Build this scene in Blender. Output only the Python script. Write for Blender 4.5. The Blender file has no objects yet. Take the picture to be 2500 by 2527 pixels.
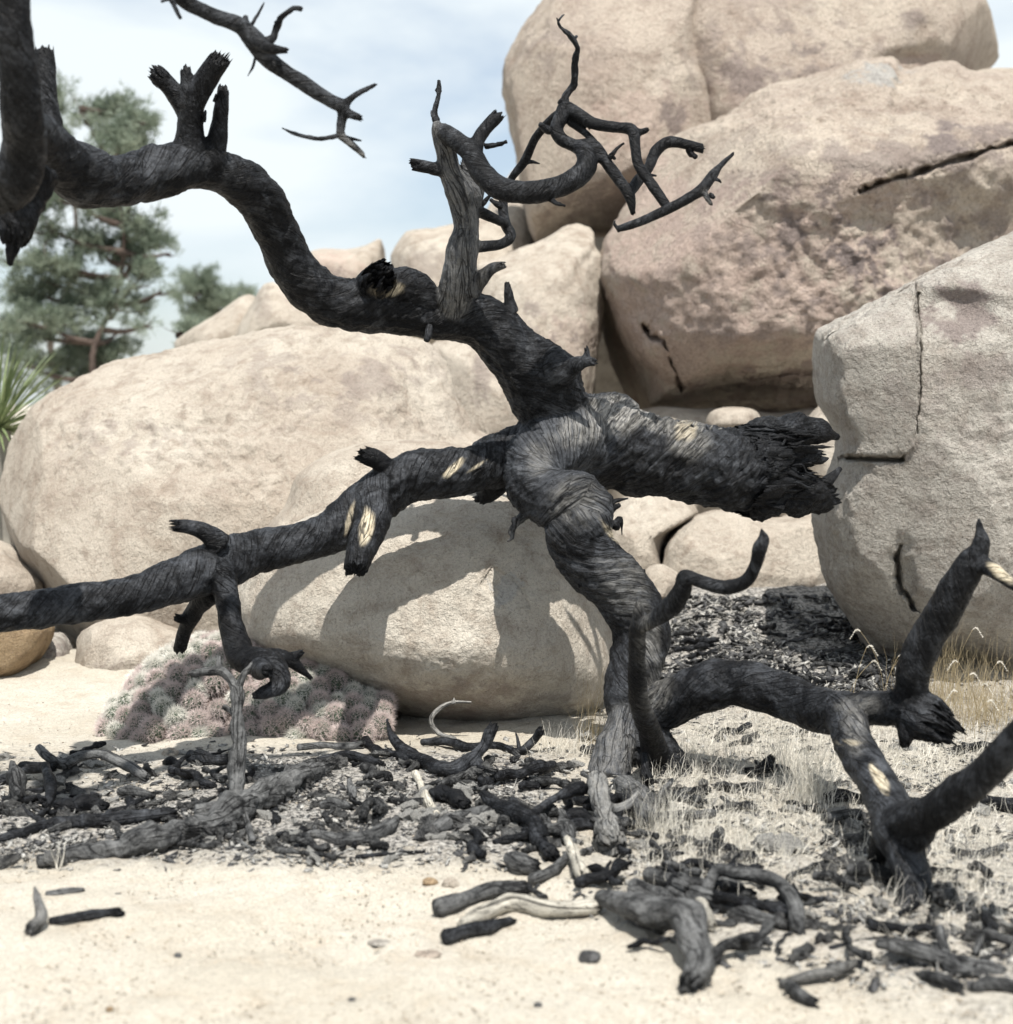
import bpy, bmesh, math, random
import numpy as np
from mathutils import Vector
random.seed(7); RNG = np.random.default_rng(7)
S = bpy.context.scene
COL = S.collection
# ------------------------------------------------------------------ camera
F = 3630.0; CX, CY = 1250.0, 1263.5; CH = 1.0; HZ = 1000.0
TH = math.atan((CY-HZ)/F)
cam = bpy.data.cameras.new('camera'); co = bpy.data.objects.new('camera', cam); COL.objects.link(co); S.camera = co
cam.sensor_fit = 'HORIZONTAL'; cam.sensor_width = 56.0; cam.lens = 56.0*F/2500.0
cam.clip_start = 0.05; cam.clip_end = 3000
co.location = (0, 0, CH); co.rotation_euler = (math.pi/2-TH, 0, 0)
cam.dof.use_dof = True; cam.dof.focus_distance = 4.45; cam.dof.aperture_fstop = 4.6
# ------------------------------------------------------------------ sky
SUN_EL, SUN_AZ = math.radians(65), math.radians(168)      # azimuth clockwise from +Y
w = bpy.data.worlds.new('World'); S.world = w; w.use_nodes = True
nt = w.node_tree; N = nt.nodes; L = nt.links; N.clear()
out = N.new('ShaderNodeOutputWorld'); bg = N.new('ShaderNodeBackground')
sky = N.new('ShaderNodeTexSky'); sky.sky_type = 'NISHITA'; sky.sun_disc = False
sky.sun_elevation = SUN_EL; sky.sun_rotation = SUN_AZ; sky.air_density = 1.0; sky.dust_density = 1.5
tc = N.new('ShaderNodeTexCoord'); mp = N.new('ShaderNodeMapping'); mp.inputs['Scale'].default_value = (1.0, 1.0, 2.6)
mp.inputs['Location'].default_value = (0.35, 0.2, 0.1)
nz = N.new('ShaderNodeTexNoise'); nz.inputs['Scale'].default_value = 2.6; nz.inputs['Detail'].default_value = 7; nz.inputs['Roughness'].default_value = 0.52
nz.inputs['Distortion'].default_value = 0.5
cr = N.new('ShaderNodeValToRGB'); cr.color_ramp.elements[0].position = 0.36; cr.color_ramp.elements[1].position = 0.60
cr.color_ramp.elements[0].color = (0.30, 0.30, 0.30, 1); cr.color_ramp.elements[1].color = (1, 1, 1, 1)
mx = N.new('ShaderNodeMix'); mx.data_type = 'RGBA'; mx.inputs[7].default_value = (6.3, 6.8, 7.0, 1)
L.new(tc.outputs['Generated'], mp.inputs[0]); L.new(mp.outputs[0], nz.inputs['Vector']); L.new(nz.outputs['Fac'], cr.inputs[0])
L.new(cr.outputs[0], mx.inputs[0]); L.new(sky.outputs[0], mx.inputs[6]); L.new(mx.outputs[2], bg.inputs[0]); bg.inputs[1].default_value = 0.105
L.new(bg.outputs[0], out.inputs[0])
# ------------------------------------------------------------------ sun
sl = bpy.data.lights.new('sun', 'SUN'); sl.energy = 5.0; sl.angle = math.radians(0.53); sl.color = (1.0, 0.955, 0.88)
so = bpy.data.objects.new('sun', sl); COL.objects.link(so)
sd = Vector((math.sin(SUN_AZ)*math.cos(SUN_EL), math.cos(SUN_AZ)*math.cos(SUN_EL), math.sin(SUN_EL)))
so.rotation_euler = sd.to_track_quat('Z', 'Y').to_euler(); so.location = (4, -4, 12)
S.view_settings.view_transform = 'Standard'; S.view_settings.look = 'None'; S.view_settings.exposure = 0.50; S.view_settings.gamma = 1.0
S.render.engine = 'CYCLES'
# ------------------------------------------------------------------ numeric helpers
def ray(px, py):
    u = (px-CX)/F; v = -(py-CY)/F
    return np.array([u, math.cos(TH)+v*math.sin(TH), -math.sin(TH)+v*math.cos(TH)])
def P(px, py, Y):
    d = ray(px, py); return np.array([0, 0, CH]) + d*(Y/d[1])
def proj(V):
    x = V[:, 0]; y = V[:, 1]; z = V[:, 2]-CH
    f = y*math.cos(TH)-z*math.sin(TH); u = y*math.sin(TH)+z*math.cos(TH)
    f = np.maximum(f, 1e-3)
    return CX+F*x/f, CY-F*u/f
_prm = RNG.permutation(256).astype(np.int64); _gr = RNG.normal(size=(256, 3)); _gr /= np.linalg.norm(_gr, axis=1)[:, None]
def noise(p):
    p = np.asarray(p, dtype=np.float64); i = np.floor(p).astype(np.int64); f = p-i; u = f*f*f*(f*(f*6-15)+10)
    r = 0
    for dx in (0, 1):
        wx = u[:, 0] if dx else 1-u[:, 0]
        for dy in (0, 1):
            wy = u[:, 1] if dy else 1-u[:, 1]
            for dz in (0, 1):
                wz = u[:, 2] if dz else 1-u[:, 2]
                h = _prm[(_prm[(_prm[(i[:, 0]+dx) & 255]+i[:, 1]+dy) & 255]+i[:, 2]+dz) & 255]
                g = _gr[h]
                r = r + wx*wy*wz*(g[:, 0]*(f[:, 0]-dx)+g[:, 1]*(f[:, 1]-dy)+g[:, 2]*(f[:, 2]-dz))
    return r*1.6
def fbm(p, o=4, g=0.5):
    r = 0; a = 1.0; p = np.asarray(p)
    for k in range(o): r = r + a*noise(p*(2.03**k)+17.3*k); a *= g
    return r
def sstep(a, b, x):
    t = np.clip((x-a)/(b-a), 0, 1); return t*t*(3-2*t)
def seg_dist(x, y, pts):
    d = np.full(x.shape, 1e9)
    for (ax, ay), (bx, by) in zip(pts[:-1], pts[1:]):
        vx, vy = bx-ax, by-ay; t = np.clip(((x-ax)*vx+(y-ay)*vy)/(vx*vx+vy*vy+1e-9), 0, 1)
        d = np.minimum(d, np.hypot(x-ax-t*vx, y-ay-t*vy))
    return d
def gz(x, y):
    x = np.atleast_1d(np.asarray(x, float)); y = np.atleast_1d(np.asarray(y, float))
    z = 0.24*sstep(4.7, 6.6, y)*sstep(0.25, 0.9, x)
    z = z + 0.9*sstep(8, 40, y)
    q = np.stack([x*0.9, y*0.9, x*0], 1); z = z+0.028*fbm(q, 3)*sstep(0.5, 1.5, y)
    return z
def _gtab():
    gx = np.arange(-300, 2901, 40.0); gy = np.arange(1440, 2641, 10.0); X, Y = np.meshgrid(gx, gy); x = X.ravel(); y = Y.ravel()
    u = (x-CX)/F; v = -(y-CY)/F; d = np.stack([u, math.cos(TH)+v*math.sin(TH), -math.sin(TH)+v*math.cos(TH)], 1)
    t = np.full(len(x), 1.2); done = np.zeros(len(x), bool)
    for _ in range(520):
        zz = CH+d[:, 2]*t; hit = zz < gz(d[:, 0]*t, d[:, 1]*t); done |= hit; t = np.where(done, t, t+0.02)
    lo = t-0.02; hi = t.copy()
    for _ in range(7):
        m = (lo+hi)/2; hit = CH+d[:, 2]*m < gz(d[:, 0]*m, d[:, 1]*m); hi = np.where(hit, m, hi); lo = np.where(hit, lo, m)
    return gx, gy, hi.reshape(X.shape)
_GX, _GY, _GT = _gtab()
def G(px, py):
    """point of the ground seen at picture position (px, py)"""
    i = min(max((px-_GX[0])/40.0, 0), len(_GX)-1.001); j = min(max((py-_GY[0])/10.0, 0), len(_GY)-1.001)
    i0, j0 = int(i), int(j); a, b = i-i0, j-j0
    t = (_GT[j0, i0]*(1-a)+_GT[j0, i0+1]*a)*(1-b)+(_GT[j0+1, i0]*(1-a)+_GT[j0+1, i0+1]*a)*b
    return np.array([0, 0, CH])+ray(px, py)*t
# ------------------------------------------------------------------ object helpers
def tag(o, label=None, cat=None, group=None, kind=None):
    if label: o['label'] = label
    if cat: o['category'] = cat
    if group: o['group'] = group
    if kind: o['kind'] = kind
    return o
def link(name, me, parent=None, mat=None):
    o = bpy.data.objects.new(name, me); COL.objects.link(o)
    if parent is not None:
        o.parent = parent; o.matrix_parent_inverse = parent.matrix_basis.inverted()
    if mat is not None and me is not None and not me.materials: me.materials.append(mat)
    return o
def empty(name, loc=(0, 0, 0)):
    o = bpy.data.objects.new(name, None); o.empty_display_size = 0.05; COL.objects.link(o); o.location = loc; return o
def mesh_np(name, V, Fc, n=None, smooth=True):
    me = bpy.data.meshes.new(name); V = np.asarray(V, np.float32); Fc = np.asarray(Fc, np.int32); k = Fc.shape[1]
    me.vertices.add(len(V)); me.vertices.foreach_set('co', V.ravel())
    me.loops.add(Fc.size); me.loops.foreach_set('vertex_index', Fc.ravel())
    me.polygons.add(len(Fc)); me.polygons.foreach_set('loop_start', np.arange(0, Fc.size, k, dtype=np.int32))
    me.polygons.foreach_set('loop_total', np.full(len(Fc), k, np.int32))
    me.update(calc_edges=True)
    me.polygons.foreach_set('use_smooth', np.full(len(Fc), smooth)); me.update()
    if n is not None: me.normals_split_custom_set_from_vertices(n.tolist())
    return me
def attr(me, name, A):
    A = np.asarray(A, np.float32)
    if A.ndim == 1: me.attributes.new(name, 'FLOAT', 'POINT').data.foreach_set('value', A)
    elif A.shape[1] == 3: me.attributes.new(name, 'FLOAT_VECTOR', 'POINT').data.foreach_set('vector', A.ravel())
    else: me.attributes.new(name, 'FLOAT_COLOR', 'POINT').data.foreach_set('color', A.ravel())
def vnormals(V, Fq):
    a = V[Fq[:, 2]]-V[Fq[:, 0]]; b = V[Fq[:, -1]]-V[Fq[:, 1]]
    fn = np.cross(a, b) if Fq.shape[1] == 4 else np.cross(V[Fq[:, 1]]-V[Fq[:, 0]], V[Fq[:, 2]]-V[Fq[:, 0]])
    n = np.zeros_like(V)
    for k in range(Fq.shape[1]):
        for c in range(3): n[:, c] += np.bincount(Fq[:, k], fn[:, c], len(V))
    return n/np.maximum(np.linalg.norm(n, axis=1), 1e-12)[:, None]
# ------------------------------------------------------------------ materials
class M:
    def __init__(s, name):
        s.m = bpy.data.materials.new(name); s.m.use_nodes = True; s.t = s.m.node_tree; s.n = s.t.nodes
        s.b = s.n['Principled BSDF']; s.tc = s.n.new('ShaderNodeTexCoord')
    def l(s, a, b): s.t.links.new(a, b)
    def obj(s, scale=(1, 1, 1)):
        m = s.n.new('ShaderNodeMapping'); m.inputs['Scale'].default_value = scale; s.l(s.tc.outputs['Object'], m.inputs[0]); return m.outputs[0]
    def att(s, name, out='Fac', scale=None):
        a = s.n.new('ShaderNodeAttribute'); a.attribute_name = name; o = a.outputs[out]
        if scale:
            m = s.n.new('ShaderNodeMapping'); m.inputs['Scale'].default_value = scale; s.l(o, m.inputs[0]); o = m.outputs[0]
        return o
    def noise(s, v, sc, det=4, rough=0.55, dist=0):
        k = s.n.new('ShaderNodeTexNoise'); k.inputs['Scale'].default_value = sc; k.inputs['Detail'].default_value = det
        k.inputs['Roughness'].default_value = rough; k.inputs['Distortion'].default_value = dist; s.l(v, k.inputs['Vector']); return k.outputs['Fac']
    def vor(s, v, sc, feat='F1'):
        k = s.n.new('ShaderNodeTexVoronoi'); k.feature = feat; k.inputs['Scale'].default_value = sc; s.l(v, k.inputs['Vector']); return k.outputs['Distance']
    def ramp(s, v, stops):
        k = s.n.new('ShaderNodeValToRGB'); e = k.color_ramp.elements
        while len(e) < len(stops): e.new(0.5)
        for i, (p, c) in enumerate(stops):
            e[i].position = p; e[i].color = (c, c, c, 1) if isinstance(c, (int, float)) else (*c, 1)
        s.l(v, k.inputs[0]); return k.outputs[0]
    def mix(s, f, a, b, mode='MIX'):
        k = s.n.new('ShaderNodeMix'); k.data_type = 'RGBA'; k.blend_type = mode
        for v, i in ((f, 0), (a, 6), (b, 7)):
            if isinstance(v, (int, float)): k.inputs[i].default_value = v
            elif isinstance(v, tuple): k.inputs[i].default_value = (*v, 1)
            else: s.l(v, k.inputs[i])
        return k.outputs[2]
    def math(s, op, a, b=0.0, clamp=False):
        k = s.n.new('ShaderNodeMath'); k.operation = op; k.use_clamp = clamp
        for v, i in ((a, 0), (b, 1)):
            if isinstance(v, (int, float)): k.inputs[i].default_value = v
            else: s.l(v, k.inputs[i])
        return k.outputs[0]
    def rgb(s, a, ch):
        k = s.n.new('ShaderNodeSeparateColor'); s.l(a, k.inputs[0]); return k.outputs[ch]
    def bump(s, h, dist, strength=1.0, prev=None):
        k = s.n.new('ShaderNodeBump'); k.inputs['Distance'].default_value = dist; k.inputs['Strength'].default_value = strength
        s.l(h, k.inputs['Height'])
        if prev is not None: s.l(prev, k.inputs['Normal'])
        return k.outputs[0]
    def fin(s, col, rough=0.9, nrm=None, spec=0.3):
        if isinstance(col, tuple): s.b.inputs['Base Color'].default_value = (*col, 1)
        else: s.l(col, s.b.inputs['Base Color'])
        if isinstance(rough, (int, float)): s.b.inputs['Roughness'].default_value = rough
        else: s.l(rough, s.b.inputs['Roughness'])
        s.b.inputs['Specular IOR Level'].default_value = spec
        if nrm is not None: s.l(nrm, s.b.inputs['Normal'])
        return s.m
def rock_mat(name, base=(0.55, 0.50, 0.43), dark=(0.43, 0.375, 0.315), grain=1.0, coarse=1.0, relief=1.0, dk=(0.21, 0.175, 0.165), pink=(0.50, 0.385, 0.335)):
    m = M(name); o = m.obj(); mask = m.att('mask', 'Color')
    big = m.noise(o, 2.2*coarse, 6, 0.62, 0.6); med = m.noise(o, 11*coarse, 6, 0.66, 0.4); fine = m.noise(o, 150*grain, 3, 0.7); sp = m.noise(o, 420*grain, 2, 0.6)
    vo = m.vor(o, 210*grain)
    c = m.mix(m.ramp(big, [(0.36, 0.0), (0.64, 1.0)]), dark, base)
    c = m.mix(m.ramp(med, [(0.32, 0.75), (0.52, 0.0)]), c, (dark[0]*0.66, dark[1]*0.62, dark[2]*0.60))
    c = m.mix(m.ramp(m.noise(o, 4.5*coarse, 6, 0.7, 1.2), [(0.30, 0.55), (0.46, 0.0)]), c, (dark[0]*0.7, dark[1]*0.64, dark[2]*0.60))
    c = m.mix(m.math('MULTIPLY', m.rgb(mask, 1), 0.85), c, pink)
    c = m.mix(m.rgb(mask, 2), c, (0.42, 0.41, 0.39))
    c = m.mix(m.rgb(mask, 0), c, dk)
    g = m.ramp(fine, [(0.32, 0.78), (0.5, 1.0), (0.68, 1.10)])
    c = m.mix(1.0, c, g, 'MULTIPLY')
    c = m.mix(m.ramp(sp, [(0.30, 0.75), (0.40, 0.0)]), c, (0.10, 0.075, 0.06))
    c = m.mix(m.ramp(vo, [(0.10, 0.35), (0.22, 0.0)]), c, (0.66, 0.58, 0.50))
    h = m.bump(m.noise(o, 5*coarse, 7, 0.62, 0.3), 0.07*relief, 0.8)
    h = m.bump(m.noise(o, 34, 5, 0.7), 0.02*relief, 1.0, h)
    h = m.bump(fine, 0.006, 0.9, h); h = m.bump(sp, 0.002, 0.7, h)
    return m.fin(c, 0.93, h, 0.2)
MR = rock_mat('granite_beige')
MRc = rock_mat('granite_speckled', (0.55, 0.51, 0.445), (0.46, 0.415, 0.355), 0.9, 1.3, 0.8)
MRr = rock_mat('granite_grey', (0.46, 0.435, 0.395), (0.37, 0.345, 0.31), 0.62, 1.2, 1.0)
MRp = rock_mat('granite_pink', (0.54, 0.475, 0.40), (0.44, 0.37, 0.315), 0.35, 0.45, 2.0)
MRo = rock_mat('granite_ochre', (0.40, 0.30, 0.19), (0.33, 0.24, 0.15), 0.8, 1.0, 1.0)
def wood_mat(name, black=(0.0035, 0.004, 0.0055), grey=(0.066, 0.071, 0.081), pale=(0.30, 0.29, 0.27), rough=0.40, bias=-0.15):
    m = M(name)
    g = m.att('grain', 'Vector', (1, 1, 0.07)); g2 = m.att('grain', 'Vector', (1, 1, 0.5)); g3 = m.att('grain', 'Vector', (1, 1, 0.3)); o = m.obj()
    tone = m.att('tone', 'Color')
    lin = m.noise(g, 42, 1.5, 0.5, 0.25); lin2 = m.noise(g, 95, 2, 0.5, 0.3); fib = m.noise(g, 300, 3, 0.6); iso = m.noise(o, 130, 5, 0.75); blot = m.noise(o, 12, 7, 0.75, 0.8)
    c1 = m.math('ABSOLUTE', m.math('SUBTRACT', lin, 0.5)); c2 = m.math('ABSOLUTE', m.math('SUBTRACT', lin2, 0.5))
    ck = m.vor(g3, 36, 'DISTANCE_TO_EDGE'); pits = m.vor(g2, 70); zone = m.noise(o, 7, 4, 0.6)
    f = m.math('ADD', m.math('MULTIPLY', m.math('SUBTRACT', blot, 0.5), 3.6), m.math('ADD', m.rgb(tone, 0), bias))
    f = m.math('ADD', f, m.math('MULTIPLY', m.math('SUBTRACT', iso, 0.5), 1.3), True)
    c = m.mix(f, black, grey)
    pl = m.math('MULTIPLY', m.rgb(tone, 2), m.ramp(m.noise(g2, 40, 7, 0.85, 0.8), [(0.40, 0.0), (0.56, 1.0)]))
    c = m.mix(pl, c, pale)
    c = m.mix(1.0, c, m.ramp(fib, [(0.32, 0.7), (0.5, 1.0), (0.7, 1.2)]), 'MULTIPLY')
    bare = m.math('MULTIPLY', m.rgb(tone, 1), m.ramp(m.noise(g, 34, 4, 0.7, 1.0), [(0.38, 0.0), (0.46, 1.0)]))
    c = m.mix(bare, c, m.mix(m.ramp(fib, [(0.35, 0.0), (0.6, 1.0)]), (0.34, 0.28, 0.19), (0.56, 0.50, 0.385)))
    k1 = m.ramp(c1, [(0.0, 1.0), (0.022, 0.0)]); k2 = m.math('MULTIPLY', m.ramp(c2, [(0.0, 0.8), (0.02, 0.0)]), m.ramp(zone, [(0.45, 0.0), (0.55, 1.0)]))
    k3 = m.math('MULTIPLY', m.ramp(ck, [(0.0, 1.0), (0.04, 0.0)]), m.ramp(zone, [(0.40, 1.0), (0.50, 0.0)]))
    kk = m.math('MAXIMUM', m.math('MAXIMUM', k1, k2), k3)
    c = m.mix(m.math('MULTIPLY', kk, 0.9), c, (0.002, 0.002, 0.003))
    c = m.mix(m.ramp(pits, [(0.05, 0.9), (0.11, 0.0)]), c, (0.002, 0.002, 0.003))
    h = m.bump(m.math('SUBTRACT', 1.0, kk), 0.0035, 1.0); h = m.bump(iso, 0.004, 0.8, h); h = m.bump(m.noise(o, 38, 4, 0.6), 0.010, 0.6, h); h = m.bump(fib, 0.0009, 0.8, h)
    return m.fin(c, m.ramp(iso, [(0.35, 0.72), (0.62, rough)]), h, 0.20)
MW = wood_mat('charred_wood')
MWg = wood_mat('grey_burnt_wood', (0.008, 0.0085, 0.0095), (0.145, 0.147, 0.148), (0.42, 0.40, 0.36), 0.65, 0.13)
MWp = wood_mat('pale_barkless_wood', (0.16, 0.15, 0.13), (0.44, 0.42, 0.37), (0.56, 0.52, 0.44), 0.7, 0.2)
def sand_mat():
    m = M('sand'); o = m.obj(); ash = m.att('ash'); big = m.noise(o, 1.3, 5, 0.6); med = m.noise(o, 9, 6, 0.7); fine = m.noise(o, 160, 3, 0.75); sp = m.noise(o, 330, 2, 0.6)
    c = m.mix(m.ramp(big, [(0.35, 0.0), (0.65, 1.0)]), (0.47, 0.43, 0.36), (0.55, 0.515, 0.45))
    c = m.mix(m.ramp(med, [(0.30, 0.5), (0.50, 0.0)]), c, (0.40, 0.33, 0.25))
    c = m.mix(1.0, c, m.ramp(fine, [(0.3, 0.72), (0.5, 1.0), (0.7, 1.15)]), 'MULTIPLY')
    c = m.mix(m.ramp(sp, [(0.30, 0.6), (0.38, 0.0)]), c, (0.13, 0.11, 0.09))
    an = m.math('ADD', m.math('MULTIPLY', m.math('SUBTRACT', m.noise(o, 17, 7, 0.78), 0.5), 2.2), ash, True)
    ac = m.mix(m.ramp(m.noise(o, 70, 5, 0.75), [(0.40, 0.0), (0.58, 1.0)]), (0.035, 0.035, 0.037), (0.44, 0.42, 0.39))
    an = m.math('MULTIPLY', an, m.ramp(ash, [(0.02, 0.0), (0.25, 1.0)]))
    c = m.mix(an, c, ac)
    h = m.bump(med, 0.03, 0.7); h = m.bump(m.noise(o, 45, 5, 0.75), 0.012, 0.8, h); h = m.bump(fine, 0.005, 0.9, h)
    return m.fin(c, 0.95, h, 0.15)
MS = sand_mat()
def simple(name, a, b, sc=8, rough=0.8, spec=0.3, bump=0.0, trans=0.0):
    m = M(name); o = m.obj(); n = m.noise(o, sc, 4, 0.6); c = m.mix(m.ramp(n, [(0.35, 0.0), (0.65, 1.0)]), a, b)
    r = m.fin(c, rough, m.bump(m.noise(o, sc*8, 3), bump) if bump else None, spec)
    if trans:
        t = m.n.new('ShaderNodeBsdfTranslucent'); m.l(c, t.inputs[0]); k = m.n.new('ShaderNodeMixShader'); k.inputs[0].default_value = trans
        m.l(m.b.outputs[0], k.inputs[1]); m.l(t.outputs[0], k.inputs[2]); m.l(k.outputs[0], m.n['Material Output'].inputs[0])
    return r
MNeedle = simple('pine_needles', (0.13, 0.17, 0.125), (0.27, 0.31, 0.24), 3, 0.6, 0.3, 0, 0.35)
MBark = simple('pine_bark', (0.06, 0.045, 0.04), (0.13, 0.10, 0.085), 12, 0.9, 0.2, 0.01)
MYuc = simple('yucca_leaf', (0.12, 0.17, 0.07), (0.26, 0.30, 0.16), 5, 0.45, 0.5, 0, 0.15)
MYd = simple('dead_yucca_leaf', (0.20, 0.19, 0.17), (0.36, 0.34, 0.30), 5, 0.8, 0.2)
MCact = simple('cactus_skin', (0.055, 0.08, 0.055), (0.11, 0.15, 0.10), 40, 0.6, 0.4, 0.002)
MSpine = simple('cactus_spines', (0.78, 0.72, 0.69), (0.60, 0.47, 0.45), 90, 0.6, 0.3, 0, 0.2)
MSpine2 = simple('pale_spines', (0.74, 0.72, 0.66), (0.85, 0.83, 0.78), 60, 0.6, 0.3, 0, 0.2)
MGrass = simple('dry_grass', (0.56, 0.53, 0.46), (0.80, 0.77, 0.70), 14, 0.7, 0.2, 0, 0.3)
MGrassT = simple('tan_grass', (0.30, 0.24, 0.14), (0.50, 0.42, 0.28), 14, 0.7, 0.2, 0, 0.3)
MChip = simple('charcoal', (0.010, 0.010, 0.012), (0.11, 0.11, 0.112), 55, 0.6, 0.4, 0.004)
MChipG = simple('ash_flakes', (0.10, 0.10, 0.10), (0.52, 0.51, 0.48), 45, 0.85, 0.2, 0.004)
MFrag = simple('burnt_fragment', (0.010, 0.010, 0.012), (0.24, 0.24, 0.235), 2.6, 0.7, 0.4, 0.05)
MPeb = simple('pebble', (0.30, 0.26, 0.21), (0.50, 0.44, 0.36), 30, 0.9, 0.2, 0.003)
# ------------------------------------------------------------------ ground
def ash_zone(px, py, x, y):
    # burnt litter band on the left, wide burnt patch on the right
    left = sstep(1800, 1850, py)*(1-sstep(2070, 2170, py+0.0*px))*(1-sstep(1250, 1500, px))
    left = left*(0.45+0.55*np.maximum(sstep(330, 560, px), sstep(1930, 1990, py)))
    left = left*(0.15+0.85*sstep(0, 1, (py-1830)/60.0)) 
    fr = 2180+0.27*(px-1350)
    right = sstep(1330, 1620, px)*(1-sstep(fr-60, fr+140, py))
    back = sstep(1600, 1700, px)*(1-sstep(1640, 1720, py))*(1-sstep(2250, 2330, px))
    return np.clip(left*1.0+right*0.52+back*0.9, 0, 1)*(y < 7.2)
def build_ground():
    ys = np.concatenate([np.linspace(-30, 1.3, 12), np.arange(1.5, 6.6, 0.016), np.geomspace(6.65, 1500, 60)])
    us = np.linspace(-1, 1, 300)
    X = []; Yv = []
    for y in ys:
        half = 0.42*max(y, 1.5)+0.5 if y < 6.62 else (0.42*y+0.5)*(1+(y-6.6)*0.2)
        if y < 1.5: half = 1.2+(1.5-y)*1.5
        uu = us; xx = uu*half
        xx = np.where(np.abs(uu) > 0.95, np.sign(uu)*(half*0.95+(np.abs(uu)-0.95)/0.05*np.array(half*4+20)), xx)
        X.append(xx); Yv.append(np.full(len(us), y))
    X = np.array(X); Yv = np.array(Yv); r, c = X.shape; x = X.ravel(); y = Yv.ravel()
    z = gz(x, y)
    near = (y < 7)&(y > 1)
    z = z + near*(0.010*fbm(np.stack([x*5, y*5, x*0], 1), 5, 0.6)+0.003*fbm(np.stack([x*28, y*28, x*0+4], 1), 2))
    V = np.stack([x, y, z], 1); px, py = proj(V); a = ash_zone(px, py, x, y)*near
    idx = np.arange(r*c).reshape(r, c)
    Fq = np.stack([idx[:-1, :-1], idx[:-1, 1:], idx[1:, 1:], idx[1:, :-1]], -1).reshape(-1, 4)
    me = mesh_np('ground', V, Fq); attr(me, 'ash', a)
    tag(link('sandy_ground', me, None, MS), 'pale sandy desert ground with ash and burnt litter', None, None, 'structure')
build_ground()
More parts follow.
